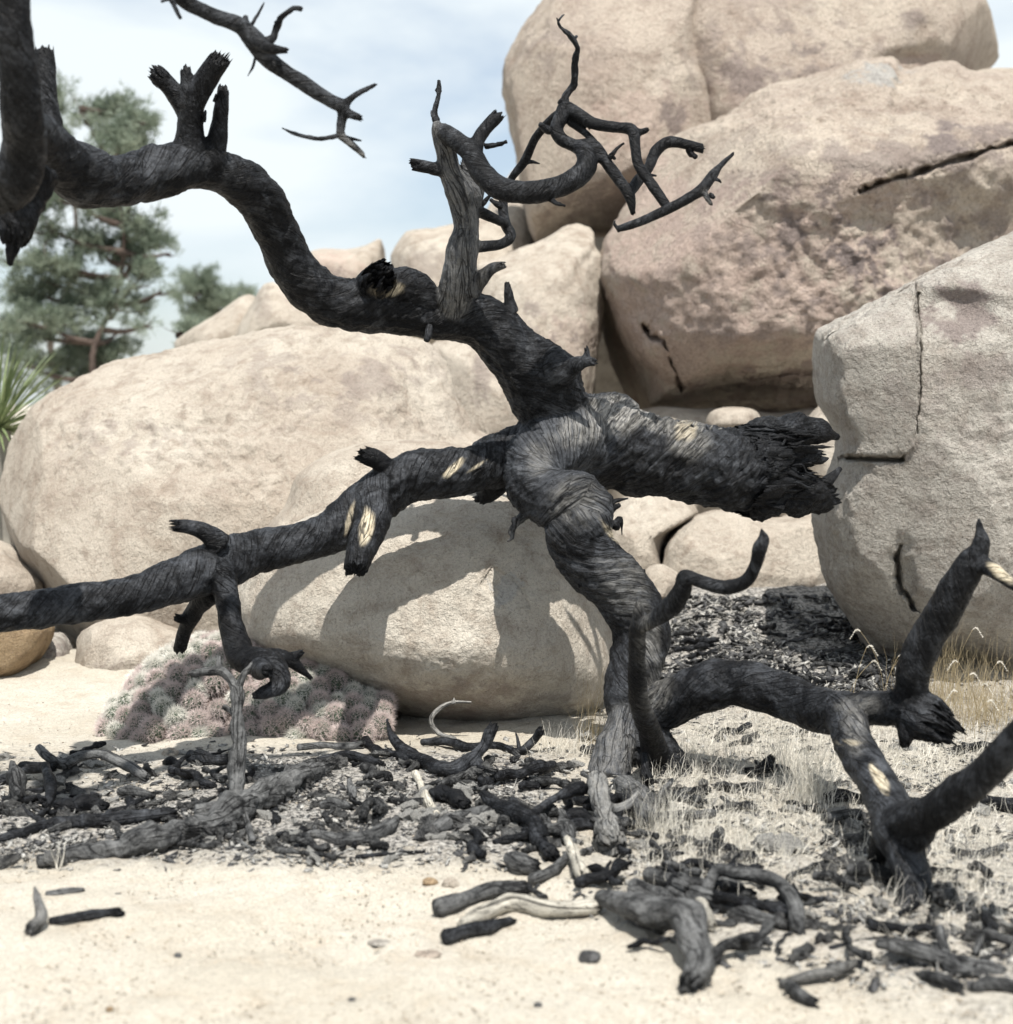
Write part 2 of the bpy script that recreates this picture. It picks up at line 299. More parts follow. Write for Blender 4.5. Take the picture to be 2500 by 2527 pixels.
# ------------------------------------------------------------------ boulders
_ico = {}
def ico(n):
    if n not in _ico:
        bm = bmesh.new(); bmesh.ops.create_icosphere(bm, subdivisions=n, radius=1)
        V = np.array([v.co[:] for v in bm.verts]); Fc = np.array([[v.index for v in f.verts] for f in bm.faces]); bm.free(); _ico[n] = (V, Fc)
    return _ico[n]
def boulder(label, out_, Y, T, mat=None, sub=6, n=2.5, tilt=0.0, lumps=(), cracks=(), stain_shade=(), rough=1.0, dmp=0.0, seed=0, steps=(), Tb=None, name='boulder', cat='boulder', hf=1.0, facet=1.0):
    U, Fc = ico(sub); o = np.array(out_, float)
    al = np.arccos(np.clip(U[:, 2], -1, 1)); a2_ = al*(0.62+0.38*al/np.pi); sn = np.sin(al); kk = np.where(sn > 1e-6, np.sin(a2_)/np.maximum(sn, 1e-6), 1)
    U = np.stack([U[:, 0]*kk, U[:, 1]*kk, np.cos(a2_)], 1)
    # centre by area
    x, y = o[:, 0], o[:, 1]; x2, y2 = np.roll(x, -1), np.roll(y, -1); cr_ = x*y2-x2*y; A = cr_.sum()/2
    cx = ((x+x2)*cr_).sum()/(6*A); cy = ((y+y2)*cr_).sum()/(6*A)
    # dense smooth outline -> radial table
    q = len(o); dense = []
    for i in range(q):
        p0, p1, p2, p3 = o[i-1], o[i], o[(i+1) % q], o[(i+2) % q]
        for t in np.linspace(0, 1, 10, endpoint=False):
            dense.append(0.5*((2*p1)+(-p0+p2)*t+(2*p0-5*p1+4*p2-p3)*t*t+(-p0+3*p1-3*p2+p3)*t**3))
    dense = np.array(dense); an = np.arctan2(dense[:, 1]-cy, dense[:, 0]-cx); rr = np.hypot(dense[:, 0]-cx, dense[:, 1]-cy)
    s = np.argsort(an); an = an[s]; rr = rr[s]; an = np.concatenate([an-2*np.pi, an, an+2*np.pi]); rr = np.concatenate([rr]*3)
    tab = np.linspace(-np.pi, np.pi, 721); rt = np.interp(tab, an, rr)
    if cracks or steps:
        k = (np.hypot(U[:, 0], U[:, 1])**n+np.abs(U[:, 2])**n)**(-1/n); R = np.interp(np.arctan2(U[:, 1], U[:, 0]), tab, rt); px = cx+R*U[:, 0]*k; py = cy+R*U[:, 1]*k; d = np.full(len(px), 1e9)
        for (pts, wd, h) in cracks: d = np.minimum(d, seg_dist(px, py, pts))
        for (pts, side, wd, h) in steps: d = np.minimum(d, seg_dist(px, py, pts+[pts[0]]))
        near = (d < 24)&(U[:, 2] > 0.05)
        bm = bmesh.new(); vv = [bm.verts.new(u) for u in U]
        for f in Fc: bm.faces.new((vv[f[0]], vv[f[1]], vv[f[2]]))
        bm.verts.index_update(); ed = [e for e in bm.edges if near[e.verts[0].index] and near[e.verts[1].index]]
        bmesh.ops.subdivide_edges(bm, edges=ed, cuts=2, use_grid_fill=True); bmesh.ops.triangulate(bm, faces=[f for f in bm.faces if len(f.verts) > 3]); bm.verts.index_update()
        U = np.array([v.co[:] for v in bm.verts]); Fc = np.array([[v.index for v in f.verts] for f in bm.faces]); bm.free()
    sx, sy, sz = U[:, 0], U[:, 1], U[:, 2]                     # sx right, sy image-down, sz toward camera
    rho = np.hypot(sx, sy); k = (rho**n+np.abs(sz)**n)**(-1/n); rho = rho*k; zz = sz*k
    th = np.arctan2(sy, sx); R = np.interp(th, tab, rt)
    px = cx+R*rho*np.cos(th); py = cy+R*rho*np.sin(th)
    Tb = Tb or T
    dep = Y-np.where(zz > 0, T, Tb)*zz
    dep = dep - tilt*(py-cy)/F*Y*np.clip(0.35+zz, 0, 1)        # lower part forward
    mpp = Y/F; fr = np.clip(zz*2.0, 0, 1)
    for (lx, ly, rx, ry, h) in lumps:
        dep = dep-h*np.exp(-((px-lx)/rx)**2-((py-ly)/ry)**2)*fr
    nzp = 0.010*F/Y*fbm(np.stack([px*0.012, py*0.012, px*0+seed], 1), 2)
    for (pts, side, wd, h) in steps:                            # a raised block bounded by a closed polygon
        ins = np.zeros(len(px), bool); pp = pts+[pts[0]]
        for (ax, ay), (bx, by) in zip(pp[:-1], pp[1:]):
            c = ((ay > py) != (by > py)) & (px < (bx-ax)*(py-ay)/((by-ay)+1e-9)+ax); ins ^= c
        d = seg_dist(px+nzp, py+nzp, pp); sd_ = np.where(ins, d, -d)
        dep = dep-h*sstep(-wd, wd, sd_)*fr
    for (pts, wd, h) in cracks:
        nc = fbm(np.stack([px*0.03, py*0.03, px*0+seed+7], 1), 3); d = seg_dist(px+nzp+nc*5, py-nzp+nc*4, pts); dep = dep+h*(0.75+0.5*nc)*np.exp(-(d/(wd*(0.62+0.45*nc)))**2)*(zz > 0.02)
    # unproject
    u = (px-CX)/F; v = -(py-CY)/F; dy = math.cos(TH)+v*math.sin(TH); dz = -math.sin(TH)+v*math.cos(TH); t_ = np.where(zz > 0, np.minimum(dep, Y), Y)/dy
    V = np.stack([u*t_, dep, CH+dz*t_], 1)
    # below the middle plane keep true metric shape (t_ at mid depth), so it stays a solid of its own
    size = R.mean()*mpp
    ctr = V.mean(0); dn = V-ctr; dn /= np.linalg.norm(dn, axis=1)[:, None]
    q = V/size+seed*3.7
    disp = 0.045*fbm(q*1.1, 3, 0.5)+0.020*(0.5-np.abs(noise(q*2.7+5)))+0.012*fbm(q*6, 3, 0.6)+0.006*hf*fbm(q*18, 3, 0.65)
    disp = disp+0.010*(0.45-np.abs(noise(q*9+2)))*hf*0.7
    V = V+dn*(disp*size*rough)[:, None]
    Rf = np.random.default_rng(100+seed); fc = V.mean(0)
    for _ in range(11):
        nv = Rf.normal(size=3); nv[1] = -abs(nv[1])-0.45; nv /= np.linalg.norm(nv); pr = (V-fc)@nv; lim = pr.max()*Rf.uniform(0.86, 0.97); ov = np.maximum(pr-lim, 0); V = V-nv[None, :]*(ov*0.82*facet)[:, None]
    me = mesh_np('boulder', V, Fc)
    px2, py2 = proj(V); m = np.zeros((len(V), 4)); m[:, 3] = 1
    nf = fbm(np.stack([V[:, 0], V[:, 1], V[:, 2]], 1)*(9/size)+seed, 5, 0.66)
    nb = fbm(V*(3.0/size)+seed+9, 4, 0.6)
    for (lx, ly, rx, ry, st, ch) in stain_shade:
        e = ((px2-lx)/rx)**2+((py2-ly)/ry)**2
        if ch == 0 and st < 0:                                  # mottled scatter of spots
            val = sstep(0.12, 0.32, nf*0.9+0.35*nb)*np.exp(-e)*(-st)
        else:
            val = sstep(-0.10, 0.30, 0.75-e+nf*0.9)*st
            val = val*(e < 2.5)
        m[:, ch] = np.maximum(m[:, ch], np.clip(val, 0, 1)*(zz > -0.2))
    attr(me, 'mask', m)
    ob = link(name, me, None, mat or MR); tag(ob, label, cat); return ob
boulder('long rounded beige boulder filling the left behind the fallen limb',
 [(-15,1250),(0,1180),(22,1100),(60,1030),(130,965),(215,915),(290,880),(360,862),(480,828),(630,806),(780,800),(920,812),(1030,842),(1085,890),(1120,980),(1165,1060),(1230,1110),(1240,1250),(1150,1450),(900,1560),(650,1620),(400,1610),(260,1605),(183,1600),(120,1530),(70,1450),(20,1380),(-5,1320)],
 6.6, 0.75, MR, 7, 2.6, 0.75, hf=1.7, rough=1.15, lumps=[(600,1500,500,120,-0.12),(1150,980,60,160,-0.06),(350,1080,60,40,-0.03),(500,1150,150,40,-0.025),(820,950,200,60,0.03)],
 stain_shade=[(900,930,60,30,0.45,0),(850,930,300,110,-0.5,0),(300,1080,200,70,-0.4,0),(950,990,160,80,-0.4,0)], seed=1)
boulder('round speckled boulder under the tree fork, with branch shadows across it',
 [(598,1440),(632,1370),(720,1300),(850,1245),(960,1214),(1080,1200),(1200,1198),(1310,1215),(1400,1290),(1475,1400),(1515,1520),(1525,1620),(1500,1720),(1430,1785),(1320,1815),(1180,1822),(1040,1805),(940,1765),(840,1700),(720,1650),(620,1600),(588,1530),(586,1480)],
 4.98, 0.60, MRc, 7, 2.9, 0.22, lumps=[(1150,1810,460,90,-0.16),(700,1650,160,50,-0.08),(1120,1600,330,45,0.02)], rough=0.5, facet=0.35, hf=2.0,
 steps=[([(1185,1440),(1215,1395),(1262,1425),(1290,1450),(1300,1495),(1255,1500),(1215,1470)], 1, 5, -0.014)],
 stain_shade=[(1248,1455,55,45,0.8,2),(1100,1740,330,60,0.4,0),(1135,1760,60,18,0.5,1)], seed=2)  # wide dark oval along the base paints the shade of the underside
boulder('pale smooth boulder just behind the left limb, left of the trunk',
 [(650,1330),(704,1248),(735,1165),(790,1120),(870,1095),(990,1085),(1100,1092),(1200,1130),(1300,1220),(1280,1400),(1000,1450),(750,1430)], 5.75, 0.4, MR, 6, 2.6, 0.3, rough=0.5, facet=0.4, seed=31)
boulder('beige upper boulder against the sky, left of the long crack',
 [(1256,210),(1262,150),(1290,90),(1340,20),(1400,-60),(1550,-160),(1740,-180),(1746,-20),(1746,60),(1756,120),(1784,200),(1815,290),(1840,330),(1750,450),(1620,560),(1480,565),(1400,575),(1340,602),(1318,582),(1300,530),(1285,430),(1268,330)],
 10.9, 1.3, MRp, 6, 4.0, 0.25, stain_shade=[(1655,290,40,45,0.75,0),(1600,300,160,90,0.5,1),(1360,110,120,90,-0.5,0),(1700,180,60,80,-0.4,0),(1550,500,200,60,0.6,0)], seed=3)
boulder('beige upper boulder against the sky, right of the long crack',
 [(1600,-20),(1640,-200),(2000,-240),(2250,-180),(2400,-80),(2450,20),(2465,90),(2460,140),(2425,190),(2405,260),(2300,330),(2100,420),(1900,500),(1760,450),(1680,360),(1620,210),(1600,100)],
 11.6, 1.9, MRp, 6, 3.4, 0.25, lumps=[(2250,145,60,20,-0.12)], stain_shade=[(2250,45,40,25,0.65,0),(1860,190,110,45,0.7,0),(1850,220,120,70,0.5,1),(1960,130,300,120,-0.7,0),(2260,150,60,28,0.7,1)], seed=4)
boulder('huge tilted pinkish boulder mottled with dark spots, overhanging on the right',
 [(1490,700),(1497,620),(1525,560),(1560,500),(1612,424),(1640,380),(1709,335),(1824,277),(1919,225),(2023,194),(2128,152),(2206,149),(2236,172),(2337,154),(2400,180),(2500,183),(2640,240),(2750,500),(2700,800),(2450,960),(2100,1018),(2000,1022),(1900,1025),(1800,1012),(1700,1006),(1600,1008),(1592,992),(1556,905),(1528,835),(1508,760)],
 9.2, 1.6, MRp, 7, 3.4, 0.02, Tb=3.0,
 lumps=[(1960,985,300,75,-1.0),(2000,380,450,120,0.22),(2150,260,500,90,-0.25),(2420,600,200,180,-0.25),(1700,950,90,60,0.1)],
 steps=[([(1620,440),(1900,300),(2500,250),(2900,250),(2900,330),(2500,345),(2300,405),(2130,462),(1900,440),(1800,520),(1720,500)], 1, 12, 0.03)],
 cracks=[([(1588,800),(1610,825),(1640,840),(1662,885),(1672,920),(1682,960)], 8, 0.16),([(2120,472),(2180,448),(2260,428),(2330,402),(2400,388),(2450,362),(2560,340)], 8, 0.15),([(1850,915),(1960,900),(2040,910)], 6, .1)],
 stain_shade=[(2240,390,260,45,0.6,0),(2330,340,70,40,0.95,0),(2450,330,90,30,0.7,0),(2120,600,400,260,-1.0,0),(1900,560,260,160,-0.45,0),(1850,720,300,180,-0.5,0),(1850,720,420,260,0.75,1),(1680,850,200,140,0.6,1),(1560,800,90,160,0.6,1),(2000,800,330,120,0.40,1),(1620,480,80,90,0.6,1),(1800,620,260,160,0.35,1),(2170,185,85,28,0.9,2),(2120,480,200,60,0.45,1),(1950,960,200,60,0.6,0),(1890,490,24,18,0.8,0),(2040,920,120,40,0.5,0)], seed=5, hf=1.8)  # dark ovals under the overhang paint its shade, other spots are rock colour
boulder('coarse grey granite boulder in the right foreground with a raised block and cracks',
 [(2030,845),(2040,818),(2075,795),(2140,762),(2200,728),(2280,682),(2350,650),(2420,612),(2500,578),(2640,520),(2900,700),(2980,1200),(2900,1700),(2500,1800),(2300,1760),(2200,1700),(2150,1620),(2105,1530),(2060,1450),(2042,1370),(2036,1290),(2045,1230),(2078,1140),(2085,1080),(2070,1040),(2040,990),(2033,920)],
 5.45, 0.50, MRr, 7, 3.2, -0.10,
 lumps=[(2330,760,140,50,-0.10),(2400,1250,200,130,0.05),(2230,1420,40,180,-0.06),(2420,1400,120,100,0.06),(2350,1660,150,80,-0.40),(2120,1600,120,80,-0.08)],
 steps=[([(1990,860),(2100,800),(2190,735),(2262,700),(2268,1000),(2262,1110),(2228,1132),(2100,1125),(1990,1130)], 1, 5, 0.06)],
 cracks=[([(2270,730),(2270,1000),(2262,1115),(2230,1136)], 5, 0.035),([(2080,1130),(2150,1134),(2230,1138)], 7, 0.10),([(2225,1340),(2228,1440),(2260,1500),(2300,1545)], 8, 0.10)],
 stain_shade=[(2375,780,90,80,0.85,0),(2430,905,100,60,0.5,0),(2300,950,300,300,-0.3,0),(2225,1315,6,6,0.5,1)], rough=0.6, seed=6, hf=2.0)
boulder('pale low boulder behind the burnt litter, cracked on its left side',
 [(1640,1470),(1636,1380),(1665,1320),(1725,1278),(1800,1262),(1930,1282),(2020,1262),(2070,1300),(2090,1450),(2000,1510),(1850,1520),(1700,1510)], 6.7, 0.45, MR, 6, 2.8, 0.5,
 lumps=[(1990,1380,30,80,-0.05)], rough=0.8, seed=7)
boulder('pale sloping slab left of the low cracked boulder',
 [(1540,1235),(1600,1205),(1700,1235),(1730,1265),(1660,1310),(1632,1370),(1634,1460),(1570,1500),(1480,1420),(1490,1290)], 6.95, 0.45, MR, 5, 2.6, 0.6, rough=0.8, seed=8)
boulder('small pale stone beside the leaning tree leg', [(1585,1440),(1600,1405),(1640,1395),(1680,1425),(1690,1465),(1650,1500),(1590,1495)], 6.3, 0.16, MR, 5, 2.4, 0.4, seed=9)
boulder('upright beige boulder in the middle, next to the dark gap',
 [(1160,680),(1240,632),(1330,597),(1400,555),(1445,550),(1464,575),(1466,615),(1487,650),(1486,770),(1472,870),(1455,1000),(1400,1090),(1230,1090),(1150,900)], 8.8, 0.7, MR, 6, 3.0, 0.35, Tb=2.6,
 stain_shade=[(1310,760,26,26,0.5,0),(1390,880,110,110,-0.8,0),(1420,840,90,80,0.4,1)], seed=10)
boulder('rounded beige boulder on the skyline behind the upright branch',
 [(968,650),(978,598),(1010,568),(1080,560),(1180,540),(1280,512),(1330,590),(1300,720),(1150,850),(1000,850)], 10.8, 0.8, MR, 5, 2.6, 0.5, stain_shade=[(1040,660,70,60,0.35,0)], seed=11)
boulder('flat topped brown slab perched on the skyline behind the limb',
 [(768,622),(858,616),(905,605),(938,592),(946,640),(962,700),(900,780),(740,780),(735,690)], 11.6, 0.8, MR, 5, 3.4, 0.0, stain_shade=[(820,660,80,50,0.6,1),(800,700,80,50,.5,0)], rough=.6, seed=12)
boulder('leaning beige slab between the skyline slab and the long boulder',
 [(588,812),(625,750),(665,697),(740,735),(850,790),(880,850),(700,880),(590,850)], 10.2, 0.7, MR, 5, 3.2, 0.1, stain_shade=[(650,760,25,50,0.3,0)], seed=13)
boulder('low beige stone on the far left of the skyline rocks',
 [(430,850),(470,815),(530,780),(580,742),(612,727),(640,745),(660,800),(640,870),(480,890)], 10.9, 0.7, MR, 5, 2.8, 0.4, seed=14)
boulder('beige boulder wedged behind the tree neck',
 [(1060,870),(1110,840),(1180,830),(1290,900),(1420,1000),(1400,1120),(1200,1150),(1090,1050)], 7.9, 0.5, MR, 5, 2.8, 0.4, stain_shade=[(1185,930,30,80,0.55,0)], seed=15)  # narrow dark oval paints a shadowed facet into the rock colour
boulder('wide beige rock in the gap under the overhanging boulder',
 [(1520,1080),(1560,1020),(1700,1004),(1900,1022),(2090,1015),(2140,1200),(2000,1320),(1700,1320),(1520,1290)], 8.3, 0.5, MR, 5, 3.0, 0.3, seed=16)
boulder('small pale stone tucked under the overhanging boulder', [(1745,1060),(1755,1018),(1800,1006),(1858,1012),(1880,1040),(1860,1075),(1780,1080)], 7.4, 0.2, MR, 4, 2.4, 0.2, seed=17)
boulder('pale stone between the frayed trunk end and the grey boulder', [(1985,1110),(2000,1040),(2030,1000),(2060,985),(2110,1040),(2120,1180),(2060,1230),(1990,1190)], 7.2, 0.3, MR, 5, 2.6, 0.2, seed=18)
boulder('small rounded stone on the sand left of the cactus', [(184,1600),(200,1560),(262,1530),(335,1522),(405,1545),(470,1580),(505,1650),(420,1710),(260,1730),(192,1705)], 5.75, 0.28, MR, 5, 2.6, 0.35, stain_shade=[(330,1660,120,40,0.35,0)], seed=19)
boulder('ochre brown boulder cut by the left picture edge', [(-140,1500),(-40,1505),(60,1530),(112,1545),(108,1590),(70,1650),(10,1692),(-140,1710),(-220,1600)], 5.6, 0.30, MRo, 5, 2.6, -0.2, seed=20)
boulder('beige stone on the left edge above the ochre boulder', [(-160,1320),(-20,1338),(50,1385),(108,1440),(90,1490),(-20,1520),(-180,1500)], 6.3, 0.3, MR, 5, 2.6, 0.4, seed=21)
boulder('grey brown stone standing between the ochre boulder and the small rounded stone', [(-40,1690),(60,1640),(112,1570),(165,1590),(182,1700),(120,1740),(-30,1760)], 5.95, 0.25, MRr, 5, 2.8, 0.3, stain_shade=[(150,1650,40,80,0.6,0)], seed=22)
boulder('shaded back rock seen through the gaps between the big boulders', [(1250,420),(1700,350),(2600,420),(2700,1100),(1900,1150),(1300,1120),(1200,800)], 13.4, 0.9, MR, 5, 3.5, 0.0, seed=23)
boulder('pale flat stone on the skyline at the right edge of the photograph', [(2380,200),(2420,172),(2500,168),(2600,180),(2620,230),(2480,245)], 10.4, 0.4, MR, 4, 2.5, 0.2, seed=24)
# ------------------------------------------------------------------ swept wood
def catmull(pts, step):
    pts = np.array(pts, float)
    if len(pts) == 2: pts = np.array([pts[0], (pts[0]+pts[1])/2, pts[1]])
    ext = np.vstack([2*pts[0]-pts[1], pts, 2*pts[-1]-pts[-2]]); o = []
    for i in range(len(pts)-1):
        p0, p1, p2, p3 = ext[i:i+4]; ln = np.linalg.norm((p2-p1)[:3]); m = max(2, int(ln/step))
        for t in np.arange(m)/m:
            q = 0.5*((2*p1)+(-p0+p2)*t+(2*p0-5*p1+4*p2-p3)*t*t+(-p0+3*p1-3*p2+p3)*t**3)
            q[3] = p1[3]+(p2[3]-p1[3])*(t*t*(3-2*t)); o.append(q)
    o.append(pts[-1]); return np.array(o)
def frames(C):
    T = np.gradient(C, axis=0); T /= np.maximum(np.linalg.norm(T, axis=1), 1e-9)[:, None]
    a = np.array([0, 0, 1.0]) if abs(T[0, 2]) < 0.8 else np.array([0, 1.0, 0])
    n = np.cross(T[0], a); n /= np.linalg.norm(n); Ns = [n]
    for i in range(1, len(C)):
        n = Ns[-1]-T[i]*np.dot(Ns[-1], T[i]); n /= np.linalg.norm(n); Ns.append(n)
    Ns = np.array(Ns); return T, Ns, np.cross(T, Ns)
class Br:
    """one branch: centre line samples with radius, its frame and the key of the part it belongs to"""
    def __init__(s, pts, part='main', jag=1.0, tw=None, tone=0.45, bare=0.0, pale=0.0, lump=1.0, step=None):
        r = np.array(pts)[:, 3]; s.c = catmull(pts, step or max(0.006, 0.35*r.min()+0.004)); s.part = part; s.jag = jag
        s.T, s.N, s.B = frames(s.c[:, :3]); d = np.linalg.norm(np.diff(s.c[:, :3], axis=0), axis=1); s.s = np.concatenate([[0], np.cumsum(d)])
        s.tw = tw if tw is not None else 0.9/max(r.mean(), 0.012); s.tone = tone; s.bare = bare; s.pale = pale; s.lump = lump; s.off = random.random()*50
        s.r = s.c[:, 3]
    def tube(s, nseg=14):
        a = np.linspace(0, 2*np.pi, nseg, endpoint=False); C = s.c[:, :3]; n = len(C)
        V = C[:, None, :]+s.r[:, None, None]*(np.cos(a)[None, :, None]*s.N[:, None, :]+np.sin(a)[None, :, None]*s.B[:, None, :])
        V = V.reshape(-1, 3); i = np.arange(n-1)[:, None]*nseg; j = np.arange(nseg)[None, :]; j2 = (j+1) % nseg
        Fq = np.stack([i+j, i+j2, i+nseg+j2, i+nseg+j], -1).reshape(-1, 4)
        c0 = len(V); V = np.vstack([V, C[0]-s.T[0]*s.r[0]*0.4, C[-1]+s.T[-1]*s.r[-1]*0.4]); k = np.arange(nseg); k2 = (k+1) % nseg
        cap = np.vstack([np.stack([k2, k, np.full(nseg, c0), np.full(nseg, c0)], 1), np.stack([(n-1)*nseg+k, (n-1)*nseg+k2, np.full(nseg, c0+1), np.full(nseg, c0+1)], 1)])
        return V, Fq, cap[:, :3]
def remesh(brs, voxel, smooth=5):
    me = bpy.data.meshes.new('tmp'); AV = []; faces = []; b = 0
    for br in brs:
        V, Fq, cp = br.tube(); AV.append(V); faces += (Fq+b).tolist(); faces += (cp+b).tolist(); b += len(V)
    me.from_pydata(np.vstack(AV).tolist(), [], faces); ob = bpy.data.objects.new('tmp', me); COL.objects.link(ob)
    md = ob.modifiers.new('r', 'REMESH'); md.mode = 'VOXEL'; md.voxel_size = voxel
    if smooth: sm = ob.modifiers.new('s', 'SMOOTH'); sm.iterations = smooth; sm.factor = 0.5
    ev = ob.evaluated_get(bpy.context.evaluated_depsgraph_get()); m2 = ev.to_mesh()
    V = np.empty(len(m2.vertices)*3, np.float32); m2.vertices.foreach_get('co', V); V = V.reshape(-1, 3).astype(float)
    n = len(m2.polygons); lt = np.empty(n, np.int32); m2.polygons.foreach_get('loop_total', lt)
    ls = np.empty(n, np.int32); m2.polygons.foreach_get('loop_start', ls); lv = np.empty(len(m2.loops), np.int32); m2.loops.foreach_get('vertex_index', lv)
    q = lt == 4; Fq = lv[ls[q][:, None]+np.arange(4)[None, :]]
    ev.to_mesh_clear(); bpy.data.objects.remove(ob); bpy.data.meshes.remove(me)
    return V, Fq
PAINT = []   # (px,py,rx,ry,angle_deg,value,channel): exposed wood, ash and painted sun highlights on the fallen tree
def wood(brs, voxel=0.005, smooth=5, amp=1.0, paint=()):
    V, Fq = remesh(brs, voxel, smooth); nv = len(V)
    best = np.full(nv, 1e9); bid = np.zeros(nv, int); ss = np.zeros(nv); th = np.zeros(nv); rad = np.zeros(nv); ax = np.zeros((nv, 3)); endd = np.full(nv, 1e9); rdir = np.zeros((nv, 3))
    for k, br in enumerate(brs):
        C = br.c[:, :3]; m = br.r.max()+0.03; lo = C.min(0)-m; hi = C.max(0)+m
        sel = np.where(((V > lo)&(V < hi)).all(1))[0]
        if not len(sel): continue
        for ch in range(0, len(sel), 40000):
            ix = sel[ch:ch+40000]; X = V[ix]
            D = ((X[:, None, :]-C[None, :, :])**2).sum(2)**0.5-br.r[None, :]; j = D.argmin(1); d = D[np.arange(len(ix)), j]
            up = d < best[ix]; ix = ix[up]; j = j[up]; X = X[up]; best[ix] = d[up]; bid[ix] = k
            dv = X-C[j]; t = (dv*br.T[j]).sum(1); ss[ix] = br.s[j]+t+br.off; a = np.arctan2((dv*br.B[j]).sum(1), (dv*br.N[j]).sum(1)); th[ix] = a+br.tw*(br.s[j]+t)
            rad[ix] = br.r[j]; ax[ix] = br.T[j]; endd[ix] = br.s[-1]-br.s[j]-t; q = dv-br.T[j]*t[:, None]; rdir[ix] = q/np.maximum(np.linalg.norm(q, axis=1), 1e-9)[:, None]
    tone = np.array([b.tone for b in brs])[bid]; bare = np.array([b.bare for b in brs])[bid]; pale = np.array([b.pale for b in brs])[bid]; jag = np.array([b.jag for b in brs])[bid]; lump = np.array([b.lump for b in brs])[bid]
    g = np.stack([np.cos(th)*rad, np.sin(th)*rad, ss], 1)
    nrm = vnormals(V, Fq)
    a1 = fbm(g*np.array([26, 26, 5.0]), 3, 0.55); a2 = fbm(g*np.array([75, 75, 10.0])+3, 2, 0.6); a3 = fbm(V*11, 3)+0.35*fbm(V*34, 2)+0.9*np.maximum(fbm(V*19+40, 2)-0.42, 0)
    rr = np.minimum(rad, 0.12)
    dsp = rr*(0.030*a1+0.028*np.minimum(a2, 0.12)+0.095*a3*lump)*amp
    e = sstep(1.1, 0.1, endd/np.maximum(rad, 1e-4))*(jag > 0)
    ej = fbm(g*np.array([110, 110, 6.0])/np.clip(rad[:, None]/0.03, 0.7, 2.5)+8, 3, 0.7)
    V2 = V+nrm*dsp[:, None]+ax*(e*ej*rad*1.0*jag)[:, None]
    px, py = proj(V); pm = np.zeros(nv)
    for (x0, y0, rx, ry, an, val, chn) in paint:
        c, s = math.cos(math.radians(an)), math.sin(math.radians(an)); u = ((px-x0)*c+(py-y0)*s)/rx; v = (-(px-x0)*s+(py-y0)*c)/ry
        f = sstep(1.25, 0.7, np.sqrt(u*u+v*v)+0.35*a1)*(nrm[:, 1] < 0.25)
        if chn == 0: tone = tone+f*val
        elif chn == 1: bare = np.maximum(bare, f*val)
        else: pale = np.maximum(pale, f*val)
    tn = np.stack([np.clip(tone-e*0.5, 0, 1), bare*(1-e), pale, np.ones(nv)], 1)
    ea = Fq[:, [0, 1, 2, 3]].ravel(); eb = Fq[:, [1, 2, 3, 0]].ravel(); dg = np.bincount(ea, minlength=nv)+1.0      # let the tone run on across joints
    for _ in range(10):
        for c_ in (0, 2): tn[:, c_] = (tn[:, c_]+np.bincount(ea, tn[eb, c_], nv))/dg
    return V2, Fq, bid, g, tn
def emit(name, V, Fq, g, tn, n, parent, mat):
    used = np.unique(Fq); mp_ = np.zeros(len(V), int); mp_[used] = np.arange(len(used))
    me = mesh_np(name, V[used], mp_[Fq], n[used]); attr(me, 'grain', g[used]); attr(me, 'tone', tn[used]); return link(name, me, parent, mat)
def wood_parts(brs, tree, parts, mat, voxel=0.005, smooth=5, amp=1.0, paint=()):
    """parts: key -> (object name, parent key or None, label). One remesh, cut into parts by nearest branch."""
    V, Fq, bid, g, tn = wood(brs, voxel, smooth, amp, paint); n = vnormals(V, Fq)
    keys = [b.part for b in brs]; fb = bid[Fq[:, 0]]; fk = np.array([list(parts).index(k) for k in keys])[fb]; obs = {}
    for i, (k, (nm, par, lab)) in enumerate(parts.items()):
        sel = fk == i
        if sel.sum() < 8: print('EMPTY PART', k); continue
        o = emit(nm, V, Fq[sel], g, tn, n, obs.get(par, tree) if par else tree, mat)
        if lab: o['label'] = lab
        obs[k] = o
    return obs
def twig(pts, name, parent, mat, tone=0.3, pale=0.0):
    """a thin tapered twig swept on its own"""
    pts = [np.array(q, float) for q in pts]; rs = np.random.RandomState(int(abs(pts[0][0])*1e4) % 99991)
    for q in pts[1:-1]: q[:3] += rs.normal(0, 0.7, 3)*q[3]; q[3] *= rs.uniform(0.8, 1.2)
    b = Br(pts, tone=tone, step=0.008); V, Fq, cp = b.tube(7)
    n = noise(V*110)*0.4; ring = np.repeat(np.arange(len(b.c)), 7); r = b.r[ring]
    V[:-2] += (V[:-2]-b.c[ring, :3])*n[:-2, None]; g = np.zeros((len(V), 3)); g[:-2, 0] = np.tile(np.cos(np.arange(7)*.9), len(b.c))*r; g[:-2, 1] = np.tile(np.sin(np.arange(7)*.9), len(b.c))*r; g[:-2, 2] = b.s[ring]
    allf = Fq.tolist()+cp.tolist(); me = bpy.data.meshes.new(name); me.from_pydata(V.tolist(), [], allf); me.polygons.foreach_set('use_smooth', [True]*len(allf))
    attr(me, 'grain', g); attr(me, 'tone', np.tile([tone, 0, pale, 1], (len(V), 1))); return link(name, me, parent, mat)
def W(nodes):   # (px,py,Y,r_px) -> world
    return [np.append(P(x, y, Y), r*Y/F) for (x, y, Y, r) in nodes]
